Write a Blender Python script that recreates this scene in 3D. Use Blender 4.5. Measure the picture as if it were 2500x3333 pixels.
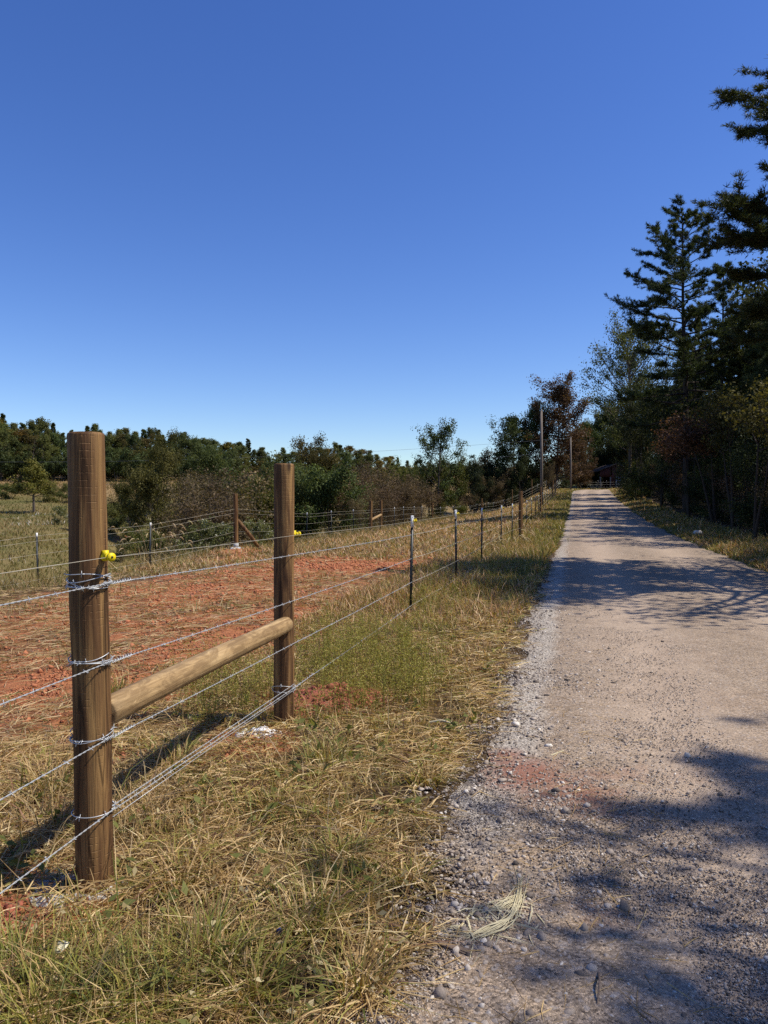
import bpy, math, random
import numpy as np
from mathutils import Vector, Matrix
R = math.radians
for o in list(bpy.data.objects): bpy.data.objects.remove(o)
scn = bpy.context.scene
COL = scn.collection

# ------------------------------------------------------------------ camera, sky, sun, exposure
FPX, CX, CY, PITCH, CAMH = 2400.0, 1250.0, 1666.5, R(1.1), 1.6
cam = bpy.data.cameras.new('camera'); camo = bpy.data.objects.new('camera', cam); COL.objects.link(camo)
cam.sensor_fit = 'VERTICAL'; cam.sensor_height = 36.0; cam.lens = 36.0*FPX/3333.0
cam.clip_start = 0.05; cam.clip_end = 5000
camo.location = (0, 0, CAMH); camo.rotation_euler = (R(90)-PITCH, 0, 0)
scn.camera = camo

SUN_EL, SUN_AZ = R(54), R(95)          # azimuth from +Y towards +X
world = bpy.data.worlds.new('World'); scn.world = world; world.use_nodes = True
wn = world.node_tree; wn.nodes.clear()
wo = wn.nodes.new('ShaderNodeOutputWorld'); wb = wn.nodes.new('ShaderNodeBackground')
ws = wn.nodes.new('ShaderNodeTexSky'); ws.sky_type = 'NISHITA'; ws.sun_disc = False
ws.sun_elevation = SUN_EL; ws.sun_rotation = SUN_AZ; ws.altitude = 200; ws.air_density = 1.0; ws.dust_density = 0.25; ws.ozone_density = 2.5
wh = wn.nodes.new('ShaderNodeHueSaturation'); wh.inputs['Saturation'].default_value = 1.24; wh.inputs['Hue'].default_value = 0.515
wn.links.new(ws.outputs[0], wh.inputs['Color']); wm = wn.nodes.new('ShaderNodeMix'); wm.data_type = 'RGBA'; wm.blend_type = 'MULTIPLY'; wm.inputs[0].default_value = 1.0; wm.inputs[7].default_value = (.90, .985, 1.12, 1)
wn.links.new(wh.outputs[0], wm.inputs[6]); wn.links.new(wm.outputs[2], wb.inputs[0])
wb.inputs[1].default_value = 0.122; wn.links.new(wb.outputs[0], wo.inputs[0])

sl = bpy.data.lights.new('sun', 'SUN'); sl.energy = 5.0; sl.angle = R(0.53); sl.color = (1.0, 0.965, 0.89)
so = bpy.data.objects.new('sun', sl); COL.objects.link(so)
SDIR = Vector((math.sin(SUN_AZ)*math.cos(SUN_EL), math.cos(SUN_AZ)*math.cos(SUN_EL), math.sin(SUN_EL)))
so.rotation_euler = SDIR.to_track_quat('Z', 'Y').to_euler(); so.location = SDIR*60
scn.view_settings.view_transform = 'Standard'; scn.view_settings.look = 'None'
scn.view_settings.gamma = 1; scn.view_settings.exposure = 0.18
scn.cycles.max_bounces = 6; scn.cycles.diffuse_bounces = 3; scn.cycles.transmission_bounces = 3
scn.cycles.use_denoising = False

# ------------------------------------------------------------------ helpers
RNG = np.random.default_rng(7)
def at(px, py, d):
    """photo pixel (2500x3333) at forward distance d -> world point"""
    a, b = (px-CX)/FPX, (CY-py)/FPX
    f = math.cos(PITCH)+b*math.sin(PITCH); z = -math.sin(PITCH)+b*math.cos(PITCH)
    k = d/f
    return Vector((a*k, d, CAMH+z*k))
def smooth(a, b, x):
    t = np.clip((x-a)/(b-a), 0, 1); return t*t*(3-2*t)
def _hash(ix, iy, seed):
    h = (ix.astype(np.int64)*374761393 + iy.astype(np.int64)*668265263 + seed*974711) & 0xffffffff
    h = ((h ^ (h >> 13))*1274126177) & 0xffffffff
    h = h ^ (h >> 16)
    return (h & 0xffffff)/float(0xffffff)
def vn(x, y, s, seed=0):
    x = np.asarray(x, float)/s; y = np.asarray(y, float)/s
    ix, iy = np.floor(x), np.floor(y); fx, fy = x-ix, y-iy
    fx = fx*fx*(3-2*fx); fy = fy*fy*(3-2*fy)
    a = _hash(ix, iy, seed); b = _hash(ix+1, iy, seed); c = _hash(ix, iy+1, seed); d = _hash(ix+1, iy+1, seed)
    return (a*(1-fx)+b*fx)*(1-fy)+(c*(1-fx)+d*fx)*fy
def fbm(x, y, s, seed=0, n=3):
    t = 0; w = 0
    for i in range(n):
        t = t+vn(x, y, s/2**i, seed+i*17)/2**i; w += 1/2**i
    return t/w

# road frame: u along the road, v to its right; left edge at v=VL
RS, RC = 0.2538, 0.9673
VL, HALF, UB, RAD = -0.609, 2.27, 94.0, 16.0
VM = VL+HALF
def uv(x, y): return x*RS+y*RC, x*RC-y*RS
def xy(u, v): return u*RS+v*RC, u*RC-v*RS
def road_w(u, v):
    """signed distance from the road's centre line, right positive"""
    return np.where(u < UB, v-VM, RAD-np.hypot(u-UB, v-(VM+RAD)))
def H(x, y, micro=True):
    x = np.asarray(x, float); y = np.asarray(y, float)
    u, v = uv(x, y)
    zr = .00284*np.clip(u-28, 0, 72)**1.6 + .008*np.clip(u-100, 0, 80)
    offs = np.interp(v, [-18, -14, -11.5, -8, -5, -2.2, -1.2, -.5, 4, 5.5, 8, 30, 80], [-1.5, -.9, -.4, -.2, -.1, -.02, -.01, 0, 0, .06, .12, .8, 1.5])
    g = smooth(-10.5, -3, v)
    zn = zr*g+offs + .28*np.exp(-((x+4.98)**2+(y-24.8)**2)/2.2)
    dep = 3.2*smooth(-28, -8, x)
    k = np.array([-40, 25, 45, 65, 90, 120, 150, 200, 300, 600, 1500])
    base = np.interp(y, k, [-1.2, -1.2, -1.75, -1.6, -.2, 2.6, 5.4, 9.0, 15, 20, 22])
    kd = np.interp(y, k, [.4, .6, 1, 1.1, .9, .75, .6, .6, .3, .2, .2])
    zf = base-dep*kd
    w = smooth(-13, -24, v)
    z = zn*(1-w)+zf*w
    z = z+.06*np.clip(y-128, 0, 300)*smooth(-13, 2, v)
    gx0, gy0, gx1, gy1 = -47.0, 122.0, -17.0, 56.0
    gt = np.clip(((x-gx0)*(gx1-gx0)+(y-gy0)*(gy1-gy0))/((gx1-gx0)**2+(gy1-gy0)**2), 0, 1)
    gd = np.hypot(x-gx0-gt*(gx1-gx0)+2.5*np.sin(gt*9), y-gy0-gt*(gy1-gy0))
    z = z-(2.6*gt**.4*np.exp(-(gd/3.6)**2))*smooth(-13, -17, v)
    far = smooth(18, 45, np.abs(y))*smooth(-10, -16, v)
    z = z+far*.7*(fbm(x, y, 13, 5)-.5)
    if micro:
        rw = np.abs(road_w(u, v))
        off = smooth(HALF-.1, HALF+.5, rw)
        z = z+off*(.09*(fbm(x, y, .9, 3)-.5)+.05*(fbm(x, y, .22, 4, 2)-.5)*smooth(26, 10, y))
    return z
def h1(x, y): return float(H(np.array([x]), np.array([y]))[0])

def tag(o, label=None, cat=None, group=None, kind=None):
    if label: o['label'] = label
    if cat: o['category'] = cat
    if group: o['group'] = group
    if kind: o['kind'] = kind
    return o
def empty(name, loc, label, cat, group=None):
    o = bpy.data.objects.new(name, None); COL.objects.link(o); o.location = loc; o.empty_display_size = .2
    return tag(o, label, cat, group)
def mk(name, V, F, mat, parent=None, tint=None, smooth_shade=False, attrs=None):
    """F: list of (k, array[n,k])"""
    me = bpy.data.meshes.new(name)
    V = np.asarray(V, np.float32).reshape(-1, 3)
    F = [np.asarray(f, np.int32) for f in F if len(f)]
    me.vertices.add(len(V)); me.vertices.foreach_set('co', V.ravel())
    loops = np.concatenate([f.ravel() for f in F]); tot = np.concatenate([np.full(len(f), f.shape[1], np.int32) for f in F])
    st = np.concatenate([[0], np.cumsum(tot)[:-1]]).astype(np.int32)
    me.loops.add(len(loops)); me.loops.foreach_set('vertex_index', loops)
    me.polygons.add(len(tot)); me.polygons.foreach_set('loop_start', st)
    me.update(calc_edges=True); me.validate()
    if smooth_shade: me.polygons.foreach_set('use_smooth', np.ones(len(me.polygons), bool))
    at_ = dict(attrs or {})
    if tint is not None: at_['tint'] = tint
    for k, a in at_.items():
        t = me.attributes.new(k, 'FLOAT', 'POINT'); t.data.foreach_set('value', np.asarray(a, np.float32))
    me.materials.append(mat)
    o = bpy.data.objects.new(name, me); COL.objects.link(o)
    if parent: o.parent = parent
    return o
def copy_tree(o, parent=None):
    c = o.copy(); COL.objects.link(c)
    if parent: c.parent = parent
    for ch in list(o.children): copy_tree(ch, c)
    return c
class MB:
    """collects vertices, quads and triangles for one mesh"""
    def __init__(s): s.V = []; s.Q = []; s.T = []; s.n = 0; s.t = []
    def add(s, V, Q=None, T=None, tint=None):
        V = np.asarray(V, float).reshape(-1, 3)
        if Q is not None and len(Q): s.Q.append(np.asarray(Q, int)+s.n)
        if T is not None and len(T): s.T.append(np.asarray(T, int)+s.n)
        s.V.append(V); s.n += len(V)
        s.t.append(np.zeros(len(V)) if tint is None else np.broadcast_to(np.asarray(tint, float), (len(V),)))
        return s
    def tube(s, P, r, k=6, cap=True, tint=None):
        P = np.asarray(P, float); n = len(P); r = np.broadcast_to(np.asarray(r, float), (n,))
        d = np.gradient(P, axis=0); d /= np.linalg.norm(d, axis=1)[:, None]+1e-9
        ref = np.array([0, 0, 1.]) if abs(d[:, 2]).mean() < .8 else np.array([1., 0, 0])
        a = np.cross(d, ref); a /= np.linalg.norm(a, axis=1)[:, None]+1e-9; b = np.cross(d, a)
        th = np.arange(k)*2*np.pi/k
        V = P[:, None]+r[:, None, None]*(a[:, None]*np.cos(th)[None, :, None]+b[:, None]*np.sin(th)[None, :, None])
        i = np.arange(n-1)[:, None]*k; j = np.arange(k)[None]; j2 = (j+1) % k
        Q = np.stack([i+j, i+j2, i+k+j2, i+k+j], -1).reshape(-1, 4)
        V = V.reshape(-1, 3); T = []
        if cap:
            V = np.vstack([V, P[0], P[-1]]); jj = np.arange(k); j2 = (jj+1) % k
            T = np.vstack([np.stack([np.full(k, n*k), j2, jj], 1), np.stack([np.full(k, n*k+1), (n-1)*k+jj, (n-1)*k+j2], 1)])
        return s.add(V, Q, T, tint)
    def box(s, c, size, rot=None, tint=None):
        c = np.array(c, float); h = np.array(size, float)/2
        v = np.array([[x, y, z] for x in (-1, 1) for y in (-1, 1) for z in (-1, 1)])*h
        if rot is not None: v = v@np.array(rot).T
        return s.add(v+c, [[0, 1, 3, 2], [4, 6, 7, 5], [0, 4, 5, 1], [2, 3, 7, 6], [0, 2, 6, 4], [1, 5, 7, 3]], tint=tint)
    def build(s, name, mat, parent=None, smooth_shade=False):
        F = []
        if s.Q: F.append(np.vstack(s.Q))
        if s.T: F.append(np.vstack(s.T))
        return mk(name, np.vstack(s.V), F, mat, parent, np.concatenate(s.t), smooth_shade)

def blades(P, D1, D2, W, tint):
    """bent blades: pos(t)=P+D1 t+D2 t^2 , W = half width vector"""
    n = len(P)
    M = P+D1*.5+D2*.25; T = P+D1+D2
    V = np.stack([P-W, P+W, M-W*.75, M+W*.75, T], 1).reshape(-1, 3)
    b = np.arange(n)[:, None]*5
    return V, b+np.array([[0, 1, 3, 2]]), b+np.array([[2, 3, 4]]), np.repeat(tint, 5)
def upright(P, h, wid, lean, tint, droop=.5, az=None):
    n = len(P)
    az = RNG.uniform(0, 2*np.pi, n) if az is None else az
    d = np.stack([np.cos(az), np.sin(az), np.zeros(n)], 1); w = np.stack([-np.sin(az), np.cos(az), np.zeros(n)], 1)
    up = np.array([[0, 0, 1.]])
    D1 = up*h[:, None]+d*(h*lean*.35)[:, None]
    D2 = d*(h*lean)[:, None]-up*(h*np.clip(lean, 0, 1)*droop)[:, None]
    tw = RNG.uniform(-.8, .8, n)
    W = (w*np.cos(tw)[:, None]+d*np.sin(tw)[:, None])*wid[:, None]*.5
    return blades(P, D1, D2, W, tint)
def lying(P, l, wid, rise, tint):
    n = len(P); az = RNG.uniform(0, 2*np.pi, n)
    d = np.stack([np.cos(az), np.sin(az), np.zeros(n)], 1); w = np.stack([-np.sin(az), np.cos(az), np.zeros(n)], 1)
    up = np.array([[0, 0, 1.]])
    D1 = d*l[:, None]+up*(rise*l*1.6)[:, None]; D2 = -up*(rise*l*1.4)[:, None]+w*(l*RNG.normal(0, .18, n))[:, None]
    tw = RNG.uniform(-1.2, 1.2, n)
    W = (w*np.cos(tw)[:, None]+up*np.sin(tw)[:, None])*wid[:, None]*.5
    return blades(P, D1, D2, W, tint)
class Grass:
    def __init__(s): s.p = []
    def add(s, b): s.p.append(b)
    def build(s, name, mat, label=None, cat=None):
        n = 0; V = []; Q = []; T = []; t = []
        for a, q, tr, ti in s.p:
            V.append(a); Q.append(q+n); T.append(tr+n); t.append(ti); n += len(a)
        o = mk(name, np.vstack(V), [np.vstack(Q), np.vstack(T)], mat, None, np.concatenate(t))
        return tag(o, label, cat, None, 'stuff')

# ------------------------------------------------------------------ materials
def newmat(name):
    m = bpy.data.materials.new(name); m.use_nodes = True
    nt = m.node_tree; nt.nodes.clear()
    return m, nt
class NT:
    def __init__(s, nt): s.nt = nt
    def n(s, t, **kw):
        x = s.nt.nodes.new(t)
        for k, v in kw.items():
            if k in x.inputs: x.inputs[k].default_value = v
            else: setattr(x, k, v)
        return x
    def l(s, a, b): s.nt.links.new(a, b); return b
    def ramp(s, fac, stops, interp='LINEAR'):
        r = s.n('ShaderNodeValToRGB'); e = r.color_ramp.elements; r.color_ramp.interpolation = interp
        while len(e) < len(stops): e.new(.5)
        for i, (p, c) in enumerate(stops):
            e[i].position = p; e[i].color = (c[0], c[1], c[2], 1) if not isinstance(c, (int, float)) else (c, c, c, 1)
        s.l(fac, r.inputs[0]); return r.outputs[0]
    def mix(s, fac, a, b, mode='MIX'):
        m = s.n('ShaderNodeMix', data_type='RGBA', blend_type=mode)
        for v, i in ((fac, 0), (a, 6), (b, 7)):
            if isinstance(v, (int, float)): m.inputs[i].default_value = v
            elif isinstance(v, tuple): m.inputs[i].default_value = (*v, 1)
            else: s.l(v, m.inputs[i])
        return m.outputs[2]
    def math(s, op, a, b=None, c=None, clamp=False):
        m = s.n('ShaderNodeMath', operation=op, use_clamp=clamp)
        for i, v in enumerate((a, b, c)):
            if v is None: continue
            if isinstance(v, (int, float)): m.inputs[i].default_value = v
            else: s.l(v, m.inputs[i])
        return m.outputs[0]
    def noise(s, vec, scale, detail=4, rough=.55, dist=0):
        x = s.n('ShaderNodeTexNoise', Scale=scale, Detail=detail, Roughness=rough, Distortion=dist)
        if vec is not None: s.l(vec, x.inputs['Vector'])
        return x.outputs[0]
    def mapping(s, vec, scale=(1, 1, 1), loc=(0, 0, 0)):
        m = s.n('ShaderNodeMapping'); m.inputs['Scale'].default_value = scale; m.inputs['Location'].default_value = loc
        s.l(vec, m.inputs[0]); return m.outputs[0]
    def attr(s, name):
        a = s.n('ShaderNodeAttribute', attribute_name=name); return a.outputs['Fac']
    def bump(s, h, strength, dist):
        b = s.n('ShaderNodeBump', Strength=strength, Distance=dist); s.l(h, b.inputs['Height']); return b.outputs[0]
    def out(s, shader):
        o = s.n('ShaderNodeOutputMaterial'); s.l(shader, o.inputs[0])
    def princ(s, col, rough=.8, spec=.3, normal=None, metal=0):
        p = s.n('ShaderNodeBsdfPrincipled')
        if isinstance(col, tuple): p.inputs['Base Color'].default_value = (*col, 1)
        else: s.l(col, p.inputs['Base Color'])
        if isinstance(rough, (int, float)): p.inputs['Roughness'].default_value = rough
        else: s.l(rough, p.inputs['Roughness'])
        p.inputs['Specular IOR Level'].default_value = spec; p.inputs['Metallic'].default_value = metal
        if normal is not None: s.l(normal, p.inputs['Normal'])
        return p.outputs[0]
def leaf_mat(name, stops, trans=.3, var=.25, rough=.6, spec=.12):
    m, nt = newmat(name); N = NT(nt)
    col = N.ramp(N.attr('tint'), stops)
    oi = N.n('ShaderNodeObjectInfo')
    hs = N.n('ShaderNodeHueSaturation')
    N.l(N.math('MULTIPLY_ADD', oi.outputs['Random'], var*2, 1-var), hs.inputs['Value'])
    r2 = N.math('FRACT', N.math('MULTIPLY', oi.outputs['Random'], 7.31))
    N.l(N.math('MULTIPLY_ADD', r2, .04, .48), hs.inputs['Hue']); N.l(col, hs.inputs['Color'])
    col = hs.outputs[0]
    p = N.princ(col, rough, spec)
    t = N.n('ShaderNodeBsdfTranslucent'); N.l(N.mix(1.0, col, (1.3, 1.25, .6), 'MULTIPLY'), t.inputs[0])
    ms = N.n('ShaderNodeMixShader', Fac=trans); N.l(p, ms.inputs[1]); N.l(t.outputs[0], ms.inputs[2])
    N.out(ms.outputs[0]); return m
def simple(name, col, rough=.6, spec=.3, metal=0, noise=None):
    m, nt = newmat(name); N = NT(nt)
    if noise:
        tc = N.n('ShaderNodeTexCoord')
        f = N.noise(tc.outputs['Object'], noise[0], 5)
        c = N.mix(N.math('MULTIPLY', f, 1.0), col, noise[1]); nb = N.bump(f, .4, noise[2] if len(noise) > 2 else .01)
        N.out(N.princ(c, rough, spec, nb, metal))
    else: N.out(N.princ(col, rough, spec, None, metal))
    return m
def world_pos(N):
    g = N.n('ShaderNodeNewGeometry'); return g.outputs['Position']

def ground_mat():
    m, nt = newmat('ground'); N = NT(nt); P = world_pos(N)
    n1 = N.noise(P, 1.1, 6, .6); n2 = N.noise(P, 9, 6, .65); n3 = N.noise(P, 45, 4, .7); nb = N.noise(P, .09, 5, .6)
    straw = N.ramp(n2, [(.25, (.03, .02, .011)), (.5, (.085, .053, .026)), (.75, (.20, .13, .062))])
    clay = N.ramp(n2, [(.25, (.17, .058, .03)), (.5, (.42, .158, .066)), (.8, (.57, .25, .12))])
    green = N.ramp(n2, [(.25, (.05, .05, .018)), (.55, (.12, .11, .035)), (.8, (.2, .17, .06))])
    mead = N.ramp(N.math('ADD', N.math('MULTIPLY', nb, .7), N.math('MULTIPLY', n1, .3)), [(.3, (.085, .09, .026)), (.45, (.15, .13, .042)), (.55, (.23, .165, .068)), (.7, (.13, .12, .038))])
    mead = N.mix(N.math('MULTIPLY', n2, .55), mead, N.mix(1.0, mead, (.45, .5, .45), 'MULTIPLY'))
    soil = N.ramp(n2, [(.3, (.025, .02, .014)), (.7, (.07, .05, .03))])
    c = straw
    def brk(a, k=.8):  # break the mask's edge with noise
        return N.math('SUBTRACT', N.math('ADD', N.attr(a), N.math('MULTIPLY', N.math('SUBTRACT', n1, .5), k)), 0, clamp=True)
    sh = lambda x: N.ramp(x, [(.35, 0.0), (.6, 1.0)])
    sep = N.n('ShaderNodeSeparateXYZ'); N.l(P, sep.inputs[0])
    mr = N.n('ShaderNodeMapRange'); mr.inputs[1].default_value = 105; mr.inputs[2].default_value = 122; N.l(sep.outputs[1], mr.inputs[0])
    mead = N.mix(N.math('MULTIPLY', mr.outputs[0], .8), mead, N.ramp(n1, [(.3, (.20, .125, .052)), (.7, (.33, .21, .095))]))
    c = N.mix(sh(brk('green')), c, green); c = N.mix(sh(brk('mead', .3)), c, mead)
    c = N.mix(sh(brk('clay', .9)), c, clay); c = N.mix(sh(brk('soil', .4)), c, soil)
    hgt = N.math('ADD', N.math('MULTIPLY', n2, .7), N.math('MULTIPLY', n3, .3))
    N.out(N.princ(c, .95, .1, N.bump(hgt, 1.0, .08))); return m
def road_mat():
    m, nt = newmat('gravel_road'); N = NT(nt); P = world_pos(N)
    big = N.noise(P, .55, 5, .6); mid = N.noise(P, 4, 5, .6); fine = N.noise(P, 60, 3, .7)
    v1 = N.n('ShaderNodeTexVoronoi', Scale=130.0); N.l(P, v1.inputs['Vector'])
    v2 = N.n('ShaderNodeTexVoronoi', Scale=62.0); N.l(P, v2.inputs['Vector'])
    base = N.ramp(big, [(.3, (.27, .195, .128)), (.5, (.36, .265, .178)), (.7, (.33, .228, .148))])
    base = N.mix(.45, base, N.ramp(mid, [(.3, (.20, .14, .092)), (.7, (.46, .355, .25))]))
    # grit: each cell its own grey
    sx = N.n('ShaderNodeSeparateColor'); N.l(v1.outputs['Color'], sx.inputs[0])
    grit = N.ramp(sx.outputs[0], [(0, (.20, .19, .19)), (.3, (.75, .74, .73)), (.65, (1.0, 1.0, 1.0)), (1, (1.9, 1.88, 1.84))])
    c = N.mix(.9, base, grit, 'MULTIPLY')
    s2 = N.n('ShaderNodeSeparateColor'); N.l(v2.outputs['Color'], s2.inputs[0])
    c = N.mix(N.ramp(s2.outputs[1], [(.80, 0.0), (.86, .5)]), c, N.ramp(s2.outputs[0], [(0, (.14, .115, .10)), (1, (.52, .45, .39))]))
    # packed wheel lanes paler and pinker, attr 'lane'
    c = N.mix(N.math('MULTIPLY', N.math('SUBTRACT', 1.0, N.attr('lane'), clamp=True), .75), c, N.mix(1.0, c, (.82, .81, .80), 'MULTIPLY'))
    c = N.mix(N.math('MULTIPLY', N.attr('lane'), .5), c, (.44, .325, .228))
    pl = N.math('ADD', N.attr('pale'), N.math('MULTIPLY', N.math('SUBTRACT', mid, .5), .9), clamp=True)
    c = N.mix(N.ramp(pl, [(.35, 0.0), (.8, .8)]), c, N.mix(1.0, grit, (.40, .35, .285), 'MULTIPLY'))
    # red clay stains on the stone
    st = N.math('ADD', N.attr('stain'), N.math('MULTIPLY', N.math('SUBTRACT', mid, .5), 1.0), clamp=True)
    c = N.mix(N.ramp(st, [(.3, 0.0), (.85, .85)]), c, N.mix(N.math('MULTIPLY', fine, .9), (.17, .058, .034), (.34, .14, .08)))
    hgt = N.math('ADD', N.math('MULTIPLY', v1.outputs['Distance'], -.5), N.math('ADD', N.math('MULTIPLY', fine, .6), N.math('MULTIPLY', mid, .8)))
    N.out(N.princ(c, .92, .2, N.bump(hgt, .5, .012))); return m
def wood_mat(name, dark, mid_, lite, streak, inc=True, mott=0.0):
    m, nt = newmat(name); N = NT(nt)
    tc = N.n('ShaderNodeTexCoord'); P = tc.outputs['Object']
    oi = N.n('ShaderNodeObjectInfo')
    sh = N.n('ShaderNodeVectorMath', operation='ADD'); N.l(P, sh.inputs[0])
    cx = N.n('ShaderNodeCombineXYZ'); N.l(N.math('MULTIPLY', oi.outputs['Random'], 37.0), cx.inputs[2]); N.l(cx.outputs[0], sh.inputs[1]); P2 = sh.outputs[0]
    g1 = N.noise(N.mapping(P2, (55, 55, 2.2)), 1, 6, .65, .4); g2 = N.noise(N.mapping(P2, (13, 13, .8)), 1, 5, .65, 1.2); g3 = N.noise(N.mapping(P2, (13, 13, 4.5)), 1, 5, .65, 1.6)
    c = N.ramp(g2, [(.3, dark), (.48, mid_), (.68, lite)])
    c = N.mix(N.ramp(g1, [(.33, .42), (.52, 0.0)]), c, streak)
    kv = N.n('ShaderNodeTexVoronoi', Scale=1.0); N.l(N.mapping(P2, (7.5, 7.5, 2.6)), kv.inputs['Vector'])
    ks = N.n('ShaderNodeSeparateColor'); N.l(kv.outputs['Color'], ks.inputs[0])
    kf = N.math('MULTIPLY', N.ramp(kv.outputs['Distance'], [(.05, .85), (.13, .35), (.2, 0.0)]), N.ramp(ks.outputs[0], [(.55, 0.0), (.6, 1.0)]))
    c = N.mix(kf, c, tuple(a*.7 for a in dark))
    if mott: c = N.mix(N.ramp(g3, [(.44, mott), (.56, 0.0)]), c, tuple(a*.8 for a in dark))
    hgt = g1
    if inc:   # short incising cuts in rows round the post
        sp = N.n('ShaderNodeSeparateXYZ'); N.l(P, sp.inputs[0])
        row = N.math('FRACT', N.math('MULTIPLY', sp.outputs[2], 34.0))
        line = N.ramp(N.math('ABSOLUTE', N.math('SUBTRACT', row, .5)), [(.03, 1.0), (.09, 0.0)])
        gate = N.ramp(N.noise(N.mapping(P2, (11, 11, 3.2)), 1, 3), [(.5, 0.0), (.66, 1.0)])
        dash = N.ramp(N.noise(N.mapping(P2, (60, 60, 34)), 1, 1), [(.4, 0.0), (.55, 1.0)])
        f = N.math('MULTIPLY', N.math('MULTIPLY', line, gate), dash)
        c = N.mix(N.math('MULTIPLY', f, .24), c, tuple(min(1, a*1.5+.05) for a in lite))
        hgt = N.math('SUBTRACT', g1, N.math('MULTIPLY', f, .5))
        # long drying checks
        ck = N.n('ShaderNodeTexVoronoi', Scale=1.0, feature='DISTANCE_TO_EDGE'); N.l(N.mapping(P2, (26, 26, .7)), ck.inputs['Vector'])
        cf = N.ramp(ck.outputs['Distance'], [(.012, 1.0), (.035, 0.0)])
        c = N.mix(N.math('MULTIPLY', cf, .6), c, tuple(a*.35 for a in dark))
    N.out(N.princ(c, .7, .16, N.bump(hgt, .7, .008))); return m
M = {}
M['ground'] = ground_mat(); M['road'] = road_mat()
M['post'] = wood_mat('treated_post_wood', (.034, .016, .009), (.13, .064, .026), (.33, .185, .068), (.030, .015, .009))
M['rail'] = wood_mat('rail_wood', (.19, .112, .05), (.36, .23, .105), (.54, .37, .185), (.16, .095, .045), inc=False, mott=.55)
M['endgrain'] = simple('end_grain', (.25, .15, .065), .8, .2, 0, (40, (.45, .30, .15), .004))
M['pole'] = simple('weathered_pole_wood', (.13, .10, .075), .85, .15, 0, (3, (.25, .205, .165), .01))
M['wire'] = simple('galvanised_wire', (.50, .50, .49), .45, .45, .45)
M['wirefar'] = simple('bright_far_wire', (.46, .41, .31), .5, .3, .2)
M['tblack'] = simple('black_post_paint', (.012, .014, .014), .45, .4)
M['twhite'] = simple('white_post_paint', (.72, .70, .66), .6, .3)
m_, nt_ = newmat('yellow_plastic'); N_ = NT(nt_); N_.out(N_.princ(N_.mix(N_.attr('tint'), (.74, .56, .008), (.03, .025, .015)), .5, .3)); M['yellow'] = m_
M['cable'] = simple('grey_cable', (.16, .16, .17), .6, .3)
M['concrete'] = simple('rough_concrete', (.30, .29, .28), .95, .15, 0, (30, (.55, .53, .5), .02))
M['claycrumb'] = simple('orange_clay_crumb', (.34, .12, .055), .97, .1, 0, (35, (.50, .20, .10), .02))
M['lime'] = simple('white_lime_clod', (.62, .58, .55), .95, .15, 0, (60, (.8, .78, .74), .01))
M['clayclod'] = simple('red_clay_clod', (.24, .07, .042), .97, .1, 0, (35, (.40, .14, .085), .02))
M['bark'] = simple('grey_brown_bark', (.06, .045, .035), .95, .1, 0, (9, (.15, .12, .095), .03))
M['darkbark'] = simple('dark_bark', (.03, .024, .02), .95, .1, 0, (9, (.075, .058, .045), .03))
M['stone'] = None
G = [(0, (.06, .085, .014)), (.18, (.19, .19, .034)), (.36, (.36, .31, .07)), (.46, (.15, .085, .032)), (.6, (.35, .215, .08)), (.78, (.59, .395, .17)), (.9, (.82, .63, .34)), (.95, (.20, .095, .05)), (1, (.13, .06, .035))]
M['grass'] = leaf_mat('grass_blade', G, .3, .0, .5, .3)
GP = [(0, (.06, .07, .015)), (.2, (.13, .13, .03)), (.4, (.24, .19, .055)), (.52, (.30, .19, .08)), (.72, (.44, .28, .13)), (.88, (.56, .41, .23)), (.94, (.34, .16, .085)), (1, (.26, .11, .06))]
M['pgrass'] = leaf_mat('pasture_straw', GP, .25, .0, .55, .3)
M['plume'] = leaf_mat('seed_plume', [(0, (.30, .20, .09)), (1, (.62, .50, .30))], .4, .1)
M['meadow'] = leaf_mat('meadow_weed', [(0, (.08, .09, .022)), (.4, (.18, .16, .045)), (.7, (.28, .195, .08)), (.9, (.38, .29, .14)), (1, (.55, .52, .45))], .25, 0)
M['weed'] = leaf_mat('yellow_green_weed', [(0, (.15, .08, .04)), (.25, (.17, .175, .035)), (.6, (.34, .33, .07)), (1, (.55, .50, .13))], .35, .1)
def lm(n, a, b, c, **k): M[n] = leaf_mat(n+'_leaf', [(0, a), (.6, b), (1, c)], **k)
lm('darkgreen', (.034, .044, .014), (.072, .088, .028), (.13, .15, .048))
lm('midgreen', (.052, .060, .018), (.11, .118, .032), (.19, .19, .055))
lm('olive', (.05, .047, .013), (.11, .095, .025), (.20, .165, .045))
lm('yellowgreen', (.06, .065, .012), (.13, .13, .025), (.24, .21, .05))
lm('brownscrub', (.065, .045, .025), (.14, .096, .050), (.24, .17, .09))
lm('redleaf', (.058, .030, .014), (.13, .066, .034), (.22, .13, .07))
lm('goldleaf', (.05, .035, .010), (.11, .075, .020), (.21, .145, .04))
lm('pine', (.028, .037, .014), (.066, .082, .032), (.14, .155, .065), trans=.3, rough=.45)
lm('wood1', (.040, .050, .016), (.090, .105, .032), (.17, .18, .055), trans=.35)
lm('wood2', (.058, .064, .018), (.125, .130, .036), (.22, .21, .06), trans=.35)
lm('wood4', (.09, .065, .016), (.20, .145, .03), (.32, .24, .06), trans=.35)
lm('wood3', (.07, .058, .018), (.15, .120, .036), (.25, .19, .06), trans=.35)
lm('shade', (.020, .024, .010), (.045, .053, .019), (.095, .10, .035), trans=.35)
lm('white', (.08, .085, .022), (.17, .165, .055), (.58, .54, .44))
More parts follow.
